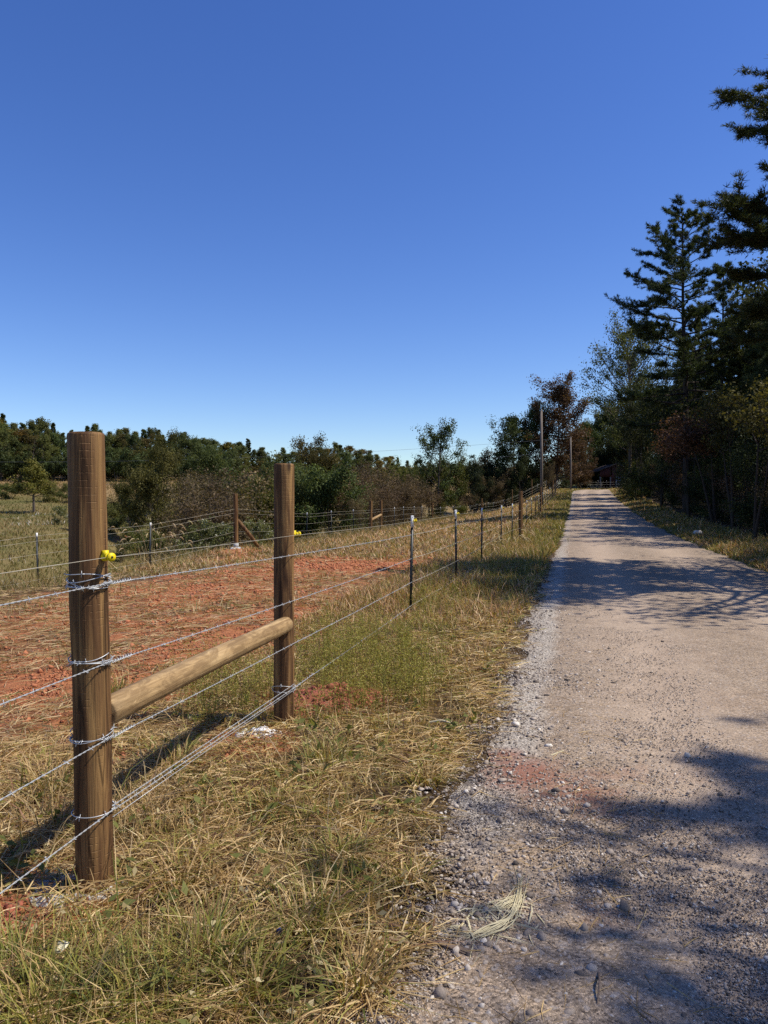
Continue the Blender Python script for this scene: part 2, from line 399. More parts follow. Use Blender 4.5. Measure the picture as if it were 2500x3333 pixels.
def stone_mat():
    m, nt = newmat('gravel_stone'); N = NT(nt)
    tc = N.n('ShaderNodeTexCoord'); f = N.noise(tc.outputs['Object'], 140, 4)
    c = N.ramp(N.attr('tint'), [(0, (.07, .055, .045)), (.3, (.22, .17, .13)), (.65, (.40, .32, .25)), (1, (.68, .60, .50))])
    c = N.mix(.35, c, N.ramp(f, [(.3, .4), (.7, 1.3)]), 'MULTIPLY')
    N.out(N.princ(c, .85, .25, N.bump(f, .4, .004))); return m
M['stone'] = stone_mat()
# ------------------------------------------------------------------ ground
CLAY = []
for (px, py, rx, ry, s) in [(1130, 1830, 2.2, 2.6, 1.0), (1010, 1810, 1.6, 2.2, .9), (780, 2060, 1.0, 1.0, 1.0), (600, 2110, .9, .7, .95), (930, 1985, .9, .9, .9),
        (150, 2200, 1.2, .55, 1.0), (30, 2240, .7, .5, .9), (450, 1880, 2.6, 3.0, .62), (700, 1900, 2.2, 2.4, .75), (200, 1990, 1.6, 1.6, .55), (450, 2020, 1.5, 1.2, .6), (40, 3040, .38, .3, .95), (90, 2900, .3, .3, .7),
        (770, 2410, .42, .35, .9), (640, 2470, .3, .3, .7), (1250, 1830, 1.5, 2.0, .9), (760, 1790, 1.2, 1.2, .6), (320, 2120, 1.2, .8, .5), (900, 1840, 2, 2, .75), (900, 2260, .5, .4, .6)]:
    d = FPX*CAMH/(py-1620); CLAY.append(((px-CX)/FPX*d, d, rx, ry, s))
def masks(x, y):
    u, v = uv(x, y)
    clay = np.zeros_like(x)
    for (a, b, rx, ry, s) in CLAY:
        clay = np.maximum(clay, s*np.exp(-(((x-a)/rx)**2+((y-b)/ry)**2)**1.3*.7))
    clay = np.maximum(clay, .52*smooth(-2.1, -2.9, v)*smooth(-11, -9, v)*smooth(27, 20, y)*smooth(2.2, 4, y))
    clay = clay*smooth(-.9, -1.2, v)
    clay = np.maximum(clay, .75*np.exp(-((x+4.98)**2+(y-24.5)**2)/1.6))
    clay = np.maximum(clay, .8*np.exp(-(((x+27)/1.6)**2+((y-79)/5)**2)))
    green = np.clip(.55*smooth(24, 34, u)+.25*smooth(8, 16, u)*smooth(-3.0, -1.0, v)+.5*smooth(5, 1.5, y)*smooth(.2, -.6, x), 0, 1)
    green = np.where(v > 3.5, .75, green)
    mead = smooth(-12.5, -15.5, v)
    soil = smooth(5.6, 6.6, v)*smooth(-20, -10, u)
    soil = np.maximum(soil, smooth(96, 102, u)*smooth(-6, 6, v)*.6)
    return clay, green, mead, soil
def grow(a, b, s, g):
    r = [a]; st = s
    while abs(r[-1]-a) < abs(b-a): r.append(r[-1]+(st if b > a else -st)); st *= g
    return r[1:]
gx = np.array(grow(-9, -1600, .11, 1.05)[::-1]+list(np.arange(-9, 10.01, .1))+grow(10, 1600, .11, 1.05))
gy = np.array(grow(1.0, -400, .12, 1.09)[::-1]+list(np.arange(1.0, 13.01, .1))+grow(13, 1600, .1, 1.03))
X, Y = np.meshgrid(gx, gy)
Z = H(X, Y)
U_, V_ = uv(X, Y)
Z = Z-.05*smooth(HALF+.05, HALF-.25, np.abs(road_w(U_, V_)))*(U_ < UB+34)
nx, ny = len(gx), len(gy)
i = (np.arange(ny-1)[:, None]*nx+np.arange(nx-1)[None]).ravel()
c_, g_, m_, s_ = masks(X.ravel(), Y.ravel())
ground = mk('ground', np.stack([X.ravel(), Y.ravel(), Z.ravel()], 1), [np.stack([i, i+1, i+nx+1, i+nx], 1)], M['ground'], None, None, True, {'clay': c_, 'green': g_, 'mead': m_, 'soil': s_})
tag(ground, kind='structure')

# ------------------------------------------------------------------ gravel road (bends right at its far end)
us = np.array(list(np.arange(-8, 12, .12))+list(np.arange(12, 40, .4))+list(np.arange(40, UB, 1.0))+list(UB+RAD*np.linspace(0, R(100), 40)))
wsr = np.linspace(-HALF, HALF, 41)
S_, W_ = np.meshgrid(us, wsr, indexing='ij')
edge = np.where(W_ < 0, -1, 1)*(np.abs(W_)/HALF)**6*(.30*(fbm(S_, W_*0+np.sign(W_)*9, 1.1, 31)-.5)+.22*(vn(S_, W_*0, .3, 33)-.5))
W2 = W_+edge
th = np.clip((S_-UB)/RAD, 0, None)
Uc = np.where(S_ < UB, S_, UB+(RAD-W2)*np.sin(th)); Vc = np.where(S_ < UB, VM+W2, VM+RAD-(RAD-W2)*np.cos(th))
RX, RY = xy(Uc, Vc)
lane = np.exp(-((W_+1.0)/.45)**2)+np.exp(-((W_-.95)/.45)**2)
RZ = H(RX, RY)+.012-.012*lane+.015*(fbm(RX, RY, .8, 41)-.5)*smooth(30, 10, RY)+.012*(1-(W_/HALF)**2)-.02*smooth(.93, 1, np.abs(W_)/HALF)
def blob(px, py, rx, ry, s):
    d = FPX*CAMH/(py-1620); a = (px-CX)/FPX*d
    return s*np.exp(-((RX-a)/rx)**2-((RY-d)/ry)**2)
stain = np.maximum.reduce([blob(1700, 2530, .30, .34, 1.0), blob(1850, 2600, .4, .4, .75), blob(1620, 2470, .22, .22, .9), blob(1980, 2540, .5, .35, .5), blob(2100, 2520, .5, .35, .42), blob(1920, 2990, .3, .25, .42), blob(1560, 2480, .2, .15, .7), blob(1905, 1765, .8, .5, .5), blob(1890, 1880, .9, 2.0, .32)])
pale = np.exp(-((W_+HALF-.16)/.24)**2)*smooth(2.5, 4.2, RY)*(1-.5*smooth(12, 30, RY))*1.1+.35*np.exp(-((W_-HALF+.3)/.35)**2)
nr, nc = len(us), len(wsr)
i = (np.arange(nr-1)[:, None]*nc+np.arange(nc-1)[None]).ravel()
road = mk('gravel_road', np.stack([RX.ravel(), RY.ravel(), RZ.ravel()], 1), [np.stack([i, i+1, i+nc+1, i+nc], 1)], M['road'], None, None, True, {'lane': lane.ravel(), 'stain': stain.ravel(), 'pale': pale.ravel()})
tag(road, kind='structure')

# ------------------------------------------------------------------ wooden posts, steel posts, wires
def post_mesh(mb, h, r, below=.3, k=36, seed=0, wob=.004):
    zs = np.concatenate([np.linspace(-below, h-.012, 26), [h-.004, h]]); rr = np.full(len(zs), r); rr[-1] = r-.008; rr[-2] = r-.002
    th = np.arange(k)*2*np.pi/k
    rad = rr[:, None]*(1+.03*(1-zs/h)[:, None]*.5)+wob*(vn(th[None]*1.2+np.zeros((len(zs), 1)), zs[:, None]*2+seed, .6, seed)-.5)*2
    V = np.stack([rad*np.cos(th), rad*np.sin(th), np.broadcast_to(zs[:, None], rad.shape)], -1).reshape(-1, 3)
    n = len(zs); i = np.arange(n-1)[:, None]*k; j = np.arange(k)[None]; j2 = (j+1) % k
    Q = np.stack([i+j, i+j2, i+k+j2, i+k+j], -1).reshape(-1, 4)
    V = np.vstack([V, [[0, 0, h]]]); T = np.stack([np.full(k, n*k), (n-1)*k+np.arange(k), (n-1)*k+(np.arange(k)+1) % k], 1)
    mb.add(V, Q, T); return mb
FD = np.array([.2045, .9789]); FN = np.array([.9789, -.2045])   # near fence: along, and its road side
def insulator(parent, pos, dirv, big=True):
    """yellow wire holder: nail plate, neck and round knob pointing along dirv"""
    mb = MB(); d = np.array(dirv, float); d /= np.linalg.norm(d)
    p = np.array(pos, float)
    prof = [(0, .012), (.006, .017), (.016, .017), (.02, .010), (.030, .010), (.0301, .015), (.038, .015), (.0381, .008), (.0499, .008), (.05, .0175), (.0615, .0175), (.0616, .0)]
    mb.tube([p+d*a for a, _ in prof], [max(b, .0008) for _, b in prof], 20, True)
    mb.tube([p+d*.0615, p+d*.064], .0045, 10, True, 1.0)
    a = np.cross(d, [0, 0, 1]); a /= np.linalg.norm(a)
    mb.box(p+d*.012+np.array([0, 0, .012]), (.024, .02, .03), np.stack([d, a, [0, 0, 1]], 1))
    return mb.build('insulator', M['yellow'], parent)
def wood_post(parent, h, r, seed, name='post', loc=(0, 0, 0), rot=(0, 0, 0)):
    o = post_mesh(MB(), h, r, seed=seed).build(name, M['post'], parent, True); o.location = loc; o.rotation_euler = rot
    return o
P1 = np.array([-1.195, 3.02]); P2 = np.array([-.722, 5.30])
z1, z2 = h1(*P1), h1(*P2)
hb = empty('brace_assembly', (P1[0], P1[1], z1), 'nearest H-shaped brace of two thick brown posts joined by a paler rail', 'fence brace', 'H-braces of the wire fences')
pa = wood_post(hb, 1.865-z1, .0735, 3, rot=(R(.4), R(-.55), 0)); tag(pa, 'thick near post with silver wire wraps')
pb = wood_post(hb, 1.845-z2, .0715, 8, loc=(P2[0]-P1[0], P2[1]-P1[1], z2-z1), rot=(0, R(.2), 1.1)); tag(pb, 'second post at the far end of the rail')
# the rail between them
ra, rb = np.array([P1[0]+.022, P1[1]+.045, .70]), np.array([P2[0]+.015, P2[1]-.045, .695])
def rail_mesh(a, b, r0, r1, mb, k=28):
    L = np.linalg.norm(b-a); n = 22; t = np.linspace(0, 1, n); rr = r0+(r1-r0)*t
    t = np.concatenate([[0.0], t*(L-.012)/L+.004/L, [1.0]]); rr = np.concatenate([[rr[0]-.008], rr, [rr[-1]-.012]])
    P = np.stack([np.zeros(n+2), np.zeros(n+2), t*L], 1); P[:, 0] += .006*np.sin(t*5)
    mb.tube(P, rr, k)
    return mb
rl = rail_mesh(ra, rb, .062, .058, MB()).build('rail', M['rail'], hb, True)
rl.rotation_mode = 'QUATERNION'; rl.rotation_quaternion = Vector(rb-ra).to_track_quat('Z', 'Y'); rl.location = Vector(ra)-hb.location
insulator(pa, (.070, -.024, 1.36-z1), (.80, -.60, .03)); insulator(pb, (.064, -.030, 1.335-z2), (.9, -.44, .03))
sp = MB(); sp.tube([(0, 0, 0), (.0, 0, .05)], .004, 6); spk = sp.build('spike', M['tblack'], rl); spk.location = (.03, -.052, np.linalg.norm(rb-ra)-.05)
spk.rotation_euler = (R(70), 0, 0)

def single_post(x, y, h, r, label, group, seed, ins=None):
    e = empty('wooden_fence_post', (x, y, h1(x, y)), label, 'fence post', group)
    p = wood_post(e, h, r, seed, 'shaft', rot=(R(random.uniform(-.7, .7)), R(random.uniform(-.7, .7)), seed*1.3))
    if ins: insulator(p, ins[0], ins[1])
    return e
random.seed(5)
RF = 'wooden posts along the roadside fence'; BF = 'wooden posts along the rear pasture fence'
def atg(px, d): return (px-CX)/FPX*d
w3 = (atg(1695, 28.2), 28.2)
single_post(*w3, 1.87, .075, 'wooden fence post beside the drooping foxtail grass on the road side', RF, 21)
single_post(atg(1760.5, 52.2), 52.2, 1.87, .08, 'wooden fence post directly left of the tall near utility pole', RF, 22)
single_post(atg(1799, 80), 80, 1.87, .08, 'nearer of two wooden posts below the reddish tree on the road fence', RF, 23)
single_post(atg(1807, 86), 86, 1.87, .08, 'farther of two wooden posts below the reddish tree on the road fence', RF, 24)
# rear fence
single_post(atg(1407, 71), 71, 1.87, .085, 'lone reddish wooden post left of the tall sparse tree, rear fence', BF, 25)
single_post(atg(1518, 90), 90, 1.87, .085, 'wooden post on the rear fence under the dark thicket', BF, 26)
single_post(atg(1568, 93), 93, 2.0, .08, 'thin wooden post seen behind the third steel post, rear fence', BF, 27)
single_post(atg(1667, 95), 95, 2.3, .07, 'pale thin wooden post seen behind the fifth steel post, rear fence', BF, 28)
single_post(atg(1731, 97), 97, 2.4, .07, 'pale thin wooden post left of the tall utility pole, rear fence', BF, 29)
# far H brace on the rear fence
q1, q2 = np.array([atg(1207, 43.0), 43.0]), np.array([atg(1240, 44.6), 44.6])
e = empty('brace_assembly', (*q1, h1(*q1)), 'small far H-shaped brace on the rear fence in front of brown scrub', 'fence brace', 'H-braces of the wire fences')
wood_post(e, 1.87, .09, 31); wood_post(e, 1.87, .09, 32, loc=(q2[0]-q1[0], q2[1]-q1[1], h1(*q2)-h1(*q1)))
a_, b_ = np.array([q1[0], q1[1], h1(*q1)+.75]), np.array([q2[0], q2[1]-.02, h1(*q2)+1.0])
o = rail_mesh(a_, b_, .075, .075, MB()).build('rail', M['rail'], e, True); o.rotation_mode = 'QUATERNION'; o.rotation_quaternion = Vector(b_-a_).to_track_quat('Z', 'Y'); o.location = Vector(a_)-e.location
# corner post of the rear fence with its leaning strut and concrete footing
c0 = np.array([-4.98, 24.8]); cz = h1(*c0)
e = empty('corner_post', (*c0, cz), 'leaning strut corner post set in grey concrete at the pasture corner', 'fence post')
wood_post(e, 1.84, .08, 33, 'shaft', rot=(0, R(-.6), 0))
mb = MB(); mb.tube([(.04, .05, .95), (.40, .3, .45), (.78, .5, -.15)], .065, 16); mb.build('strut', M['post'], e, True)
mb = MB(); th = np.linspace(0, 2*np.pi, 25)[:-1]
V = np.array([[r*(1+.18*math.sin(3*t+k)+.1*math.sin(7*t))*math.cos(t), r*(1+.15*math.sin(2*t+k))*math.sin(t), z] for k, (r, z) in enumerate([(.24, -.06), (.21, .01), (.15, .035), (.07, .05)]) for t in th]); n = 24
Q = [[a*n+j, a*n+(j+1) % n, (a+1)*n+(j+1) % n, (a+1)*n+j] for a in range(3) for j in range(n)]
mb.add(V, Q).build('concrete_footing', M['concrete'], e)
mb = MB(); mb.tube([(0, 0, .02), (0, 0, .17)], .085, 20); mb.build('concrete_sleeve', M['concrete'], e, True)

# steel T posts
def tpost_parts(e, h=1.40, white=.17):
    f, w = .005, .036
    def sect(mb, z0, z1_):
        L = z1_-z0; zc = (z0+z1_)/2
        mb.box((0, 0, zc), (f, w, L)); mb.box((-.0185, 0, zc), (.032, f, L))
        return mb
    m1 = sect(MB(), -.25, h-white)
    for k in range(int((h-white)/.055)): m1.box((.0065, 0, .03+k*.055), (.008, .013, .018))
    m1.build('shaft', M['tblack'], e)
    m2 = sect(MB(), h-white, h)
    for k in range(3): m2.box((.0065, 0, h-white+.03+k*.055), (.008, .013, .018))
    m2.build('painted_top', M['twhite'], e)
    mb = MB(); zi = h-.075
    mb.box((.012, 0, zi), (.03, .05, .024)); mb.box((.012, 0, zi+.018), (.022, .022, .016)); mb.tube([(.024, 0, zi), (.05, 0, zi), (.052, 0, zi)], [.011, .013, .013], 12); mb.tube([(.036, -.012, zi-.01), (.036, -.012, zi+.032)], .008, 10); mb.tube([(.03, .014, zi-.02), (.03, .014, zi+.02)], .008, 10)
    mb.build('insulator', M['yellow'], e)
def thin_tpost_parts(e, h=1.40, white=.12):
    f, w = .007, .045
    m1 = MB(); m1.box((0, 0, (h-white-.25)/2), (f, w, h-white+.25)); m1.box((-.02, 0, (h-white-.25)/2), (.034, f, h-white+.25)); m1.build('shaft', M['tblack'], e)
    m2 = MB(); m2.box((0, 0, h-white/2), (f, w, white)); m2.box((-.02, 0, h-white/2), (.034, f, white)); m2.build('painted_top', M['twhite'], e)
TP = []
proto = empty('steel_fence_post', (0, 0, 0), 'x', 'fence post', 'steel posts along the roadside fence'); tpost_parts(proto)
pf = empty('steel_fence_post', (0, 0, 0), 'x', 'fence post', 'steel posts along the rear pasture fence'); thin_tpost_parts(pf)
ordn = ['first', 'second', 'third', 'fourth', 'fifth', 'sixth', 'seventh', 'eighth', 'ninth', 'tenth', 'eleventh', 'twelfth', 'thirteenth', 'fourteenth', 'fifteenth', 'sixteenth', 'seventeenth', 'eighteenth', 'nineteenth', 'twentieth', 'twenty-first', 'twenty-second', 'twenty-third', 'twenty-fourth', 'twenty-fifth', 'twenty-sixth']
near = [(1340, 10.3), (1488.5, 13.5), (1570, 17.8), (1632.5, 23.3), (1668, 26.0), (1715, 37.0), (1731, 42.5), (1744, 47.0), (1754, 50.0), (1769, 57), (1776, 61), (1782.5, 65), (1791, 71), (1814, 93), (1821, 99), (1828, 105)]
tl = ['nearest black steel post, white painted top and yellow clip, beyond the yellow-green weeds', 'second black steel post of the roadside fence counting from the near brace', 'third black steel post of the roadside fence, in front of a thin wooden post', 'fourth black steel post of the roadside fence, left of the foxtails', 'fifth black steel post, just left of the wooden post by the foxtails', 'steel post just right of the wooden post by the foxtails']
for k, (px, d) in enumerate(near):
    x = atg(px, d); c = copy_tree(proto) if k else proto
    c.location = (x, d, h1(x, d)); c.rotation_euler = (R(random.uniform(-.8, .8)), R(random.uniform(-.8, .8) if k else 1.0), math.atan2(FN[1], FN[0]) + R(random.uniform(-8, 8)))
    c['label'] = tl[k] if k < 6 else f'{ordn[k]} steel post of the roadside fence counting away from the near brace'
    TP.append((x, d))
rear = [(-8.46, 18.0), (-6.83, 21.5)]
rl_ = ['black steel post left of the thick near brace post, white top', 'black steel post right of the thick near brace post, beside foxtail plumes']
for (px, d) in [(999, 34), (1080, 37), (1152, 40), (1284, 47), (1315, 50.5), (1348, 54), (1374, 57.5), (1435, 75), (1455, 78), (1477, 81), (1498, 85), (1530, 91), (1541, 92), (1553, 93), (1590, 94), (1607, 94.5), (1640, 95), (1700, 96), (1750, 97.5), (1778, 98)]: rear.append((atg(px, d), d))
for k, (x, d) in enumerate(rear):
    c = copy_tree(pf) if k else pf
    c.location = (x, d, h1(x, d)); c.rotation_euler = (R(random.uniform(-1, 1)), R(random.uniform(-1, 1)), R(random.uniform(-30, 30)))
    c['label'] = rl_[k] if k < 2 else f'{ordn[k-2]} dark steel post of the rear fence counted rightward from the corner post'
# crossing fence in front of the barn
cf = empty('wooden_fence_post', (0, 0, 0), 'x', 'fence post')
ex, ey = atg(1881, 112), 112.0; cf.location = (ex, ey, h1(ex, ey)); tag(cf, 'pale wooden post with a slanting strut left of the barn', 'fence post', 'posts of the fence before the barn')
post_mesh(MB(), 1.3, .09).build('shaft', M['rail'], cf, True); MB().tube([(.05, 0, 1.0), (.6, -.1, .0)], .05, 10).build('strut', M['rail'], cf)
cross = [(ex, ey)]
for k, px in enumerate([1894, 1920, 1947, 1975, 2003, 2030]):
    d = 112.5; x = atg(px, d); c = copy_tree(pf); c.location = (x, d, h1(x, d)); c['label'] = f'{ordn[k]} steel post from the left in the fence before the barn'; c['group'] = 'posts of the fence before the barn'
    cross.append((x, d))

# ---- wires
def wire_path(pts, sag=.012, step=.5):
    out = []
    for a, b in zip(pts[:-1], pts[1:]):
        a = np.array(a); b = np.array(b); L = np.linalg.norm(b-a); n = max(2, int(L/step))
        for k in range(n):
            t = k/n; p = a+(b-a)*t; p[2] -= sag*4*t*(1-t)*min(1, L/4); out.append(p)
    out.append(np.array(pts[-1])); return np.array(out)
def resample(P, step):
    s = np.concatenate([[0], np.cumsum(np.linalg.norm(np.diff(P, axis=0), axis=1))]); q = np.arange(0, s[-1], step)
    return np.stack([np.interp(q, s, P[:, k]) for k in range(3)], 1), q
def barbs(mb, P, q, every=.125, r=.0013, size=.014, phase=0.0):
    for s0 in np.arange(.05+phase, q[-1], every):
        i = min(np.searchsorted(q, s0), len(P)-2); p = P[i]; d = P[i+1]-P[i]; d = d/(np.linalg.norm(d)+1e-9)
        for _ in range(2):
            v = RNG.normal(0, 1, 3); v -= d*v.dot(d); v /= np.linalg.norm(v); off = d*RNG.uniform(-.006, .006)
            mb.tube([p+off-v*size, p+off, p+off*1.5+v*size], r, 4)
        mb.tube([p-d*.008, p+d*.008], .0025, 5)
def near_strand(mb, P, rwire=.0015, amp=.0017, pitch=.06):
    Q, q = resample(P, pitch/7); th = q/pitch*2*np.pi
    d = np.gradient(Q, axis=0); d /= np.linalg.norm(d, axis=1)[:, None]; a = np.cross(d, [0, 0, 1]); a /= np.linalg.norm(a, axis=1)[:, None]; b = np.cross(d, a)
    for ph in (0, np.pi): mb.tube(Q+amp*(a*np.cos(th+ph)[:, None]+b*np.sin(th+ph)[:, None]), rwire, 4)
    return Q, q
off = FN*.079
A0 = P1+FD*-5.2                              # strands run on past the camera to an unseen post
single_post(A0[0], A0[1], 1.87, .075, 'wooden fence post behind the viewer on the roadside fence', RF, 35)
WZ = [(1.253, 1.19), (.93, .863), (.62, .555), (.315, .235)]
wl = ['topmost barbed strand of the roadside fence, wrapped round the thick near post', 'second barbed strand from the top, running just above the pale rail', 'third barbed strand from the top, passing just under the pale rail', 'lowest barbed strand with a doubled tie wire between the near posts']
tz = [1.13, .80, .47, .15]
for k in range(4):
    e = empty('barbed_wire', (0, 0, 0), wl[k], 'barbed wire', 'strands of the roadside fence')
    pts = [(*(A0+off), WZ[k][0]), (*(P1+off), WZ[k][0]), (*(P2+off), WZ[k][1])]
    far = [(x+.012, d, h1(x, d)+tz[k]) for x, d in TP[:2]]
    mb = MB(); Qn, qn = near_strand(mb, wire_path(pts+far[:1], .006, .3)); barbs(mb, Qn, qn, .15, .0011, .012, phase=.03*k)
    if k == 3:
        Q2, q2_ = near_strand(mb, wire_path([(*(P1+off*1.03), .335), (*(P2+off*1.03), .262)], .004)); 
        mb.tube(wire_path([(*(P1+off*1.05), .29), (*(P2+off*1.05), .222)], -.004), .0016, 4)
    mb.build('strand', M['wire'], e)
    mb = MB(); allp = [(x+.012, d, h1(x, d)+tz[k]) for x, d in sorted(TP+[w3, (atg(1760.5, 52.2), 52.2)], key=lambda p: p[1])]
    P = wire_path(allp, .012, 1.0); rr = np.interp(P[:, 1], [10, 20, 50, 100], [.0022, .0028, .0042, .007]); mb.tube(P, rr, 4)
    Qb, qb = resample(wire_path(allp[:3], .01), .05); barbs(mb, Qb, qb, .16, .0014, .016)
    mb.build('far_strand', M['wirefar'], e)
    # wraps round the posts
    for (pc, zc, turns, seed) in [(P1, WZ[k][0], (5, 3, 2.6, 1.3)[k], 1), (P2, WZ[k][1], (.0, .0, .0, 2.2)[k], 2)]:
        if turns <= 0: continue
        t = np.linspace(0, turns*2*np.pi, int(turns*40)); ph0 = math.atan2(FN[1], FN[0])
        rad = .0815+.004*vn(t*2, t*0, 1.3, seed+k); zz = zc+.012*np.sin(t*.37+k)+.030*(vn(t, t*0, 2.2, seed*5+k)-.5)*2*(1 if turns > 2 else .4)+.012
        lx, ly = (-.0096*zc, -.007*zc) if seed == 1 else (0.0, 0.0)
        Pw = np.stack([pc[0]+lx+rad*np.cos(ph0+t), pc[1]+ly+rad*np.sin(ph0+t), zz], 1)
        mb = MB(); mb.tube(Pw, .0021, 5); Qw, qw = resample(Pw, .01); barbs(mb, Qw, qw, .11, .0013, .014)
        if turns > 2:   # the tail twisted back along the strand
            t2 = np.linspace(0, 1, 60); ln = .16 if k < 3 else .45
            base = np.array([*(pc+off*1.02), zc]); dv = np.array([FD[0], FD[1], 0])
            Pt = base+dv*(t2*ln)[:, None]+.006*np.stack([np.cos(t2*50), np.sin(t2*50)*.3, np.sin(t2*50)], 1); mb.tube(Pt, .0018, 4)
            Pt = base-dv*(t2*.05)[:, None]+.005*np.stack([np.cos(t2*30), 0*t2, np.sin(t2*30)], 1); mb.tube(Pt, .0018, 4)
        mb.build('wrap', M['wire'], e)
e = empty('electric_wire', (0, 0, 0), 'thin smooth wire held by yellow insulators above the barbed strands', 'fence wire', 'strands of the roadside fence')
pts = [(*(A0+FN*.12), 1.36), (P1[0]+.075, P1[1]-.088, 1.36), (P2[0]+.105, P2[1]-.05, 1.335)]+[(x+.04, d, h1(x, d)+1.325) for x, d in TP]
P = wire_path(pts, .01, .8); MB().tube(P, np.interp(P[:, 1], [0, 8, 20, 50, 100], [.0012, .0014, .0022, .004, .007]), 4).build('strand', M['wirefar'], e)
# rear fence strands
rp = sorted(rear[2:]+[(q1[0], q1[1]), (q2[0], q2[1]), (atg(1407, 71), 71.), (atg(1518, 90), 90.)], key=lambda p: p[1])
lefts = [(-14.5, 9.0)]+rear[:2]+[tuple(c0)]
nm = ['topmost', 'second from top', 'third from top', 'fourth from top', 'lowest']
for k, z in enumerate([1.33, 1.2, .88, .56, .25]):
    e = empty('barbed_wire', (0, 0, 0), f'{nm[k]} wire of the rear pasture fence, thin and sunlit', 'barbed wire', 'strands of the rear pasture fence')
    P = wire_path([(x, y, h1(x, y)+z) for x, y in lefts], .01, .6); MB().tube(P, .0028, 4).build('strand', M['wirefar'], e)
    P = wire_path([(x, y, h1(x, y)+z) for x, y in [tuple(c0)]+rp], .01, .8); MB().tube(P, np.interp(P[:, 1], [24, 45, 100], [.0022, .0034, .006]), 4).build('far_strand', M['wirefar'], e)
for k, z in enumerate([1.15, .8, .4]):
    e = empty('barbed_wire', (0, 0, 0), f"{('topmost', 'middle', 'lowest')[k]} wire of the fence crossing before the dark barn", 'barbed wire', 'strands of the fence before the barn')
    MB().tube(wire_path([(x, y, h1(x, y)+z) for x, y in cross], .01, 1), .007, 4).build('strand', M['wirefar'], e)
# ------------------------------------------------------------------ trees and shrubs
def limb_path(p0, az, el, L, curve, n=6, rng=None, wob=.06):
    P = [np.array(p0, float)]; e = el; a = az
    for k in range(n):
        P.append(P[-1]+L/n*np.array([math.cos(a)*math.cos(e), math.sin(a)*math.cos(e), math.sin(e)]))
        e += curve/n+rng.normal(0, wob); a += rng.normal(0, wob*1.5)
    return np.array(P)
def cards(C, size, rng, up=.5, aspect=.5, out=None):
    n = len(C); nrm = rng.normal(0, 1, (n, 3))
    if out is not None: nrm = nrm*.6+out*1.0
    nrm[:, 2] += up*(1 if out is not None else np.sign(rng.uniform(-.3, 1, n))); nrm /= np.linalg.norm(nrm, axis=1)[:, None]
    r = rng.normal(0, 1, (n, 3)); a = np.cross(nrm, r); a /= np.linalg.norm(a, axis=1)[:, None]; b = np.cross(nrm, a)
    s = (size*rng.uniform(.6, 1.35, n))[:, None]*.5
    V = np.stack([C-a*s, C-b*s*aspect+a*s*.1+nrm*s*.12, C+a*s, C+b*s*aspect+a*s*.1+nrm*s*.12], 1).reshape(-1, 3)
    return V, np.arange(n*4).reshape(n, 4)
MESH = {}
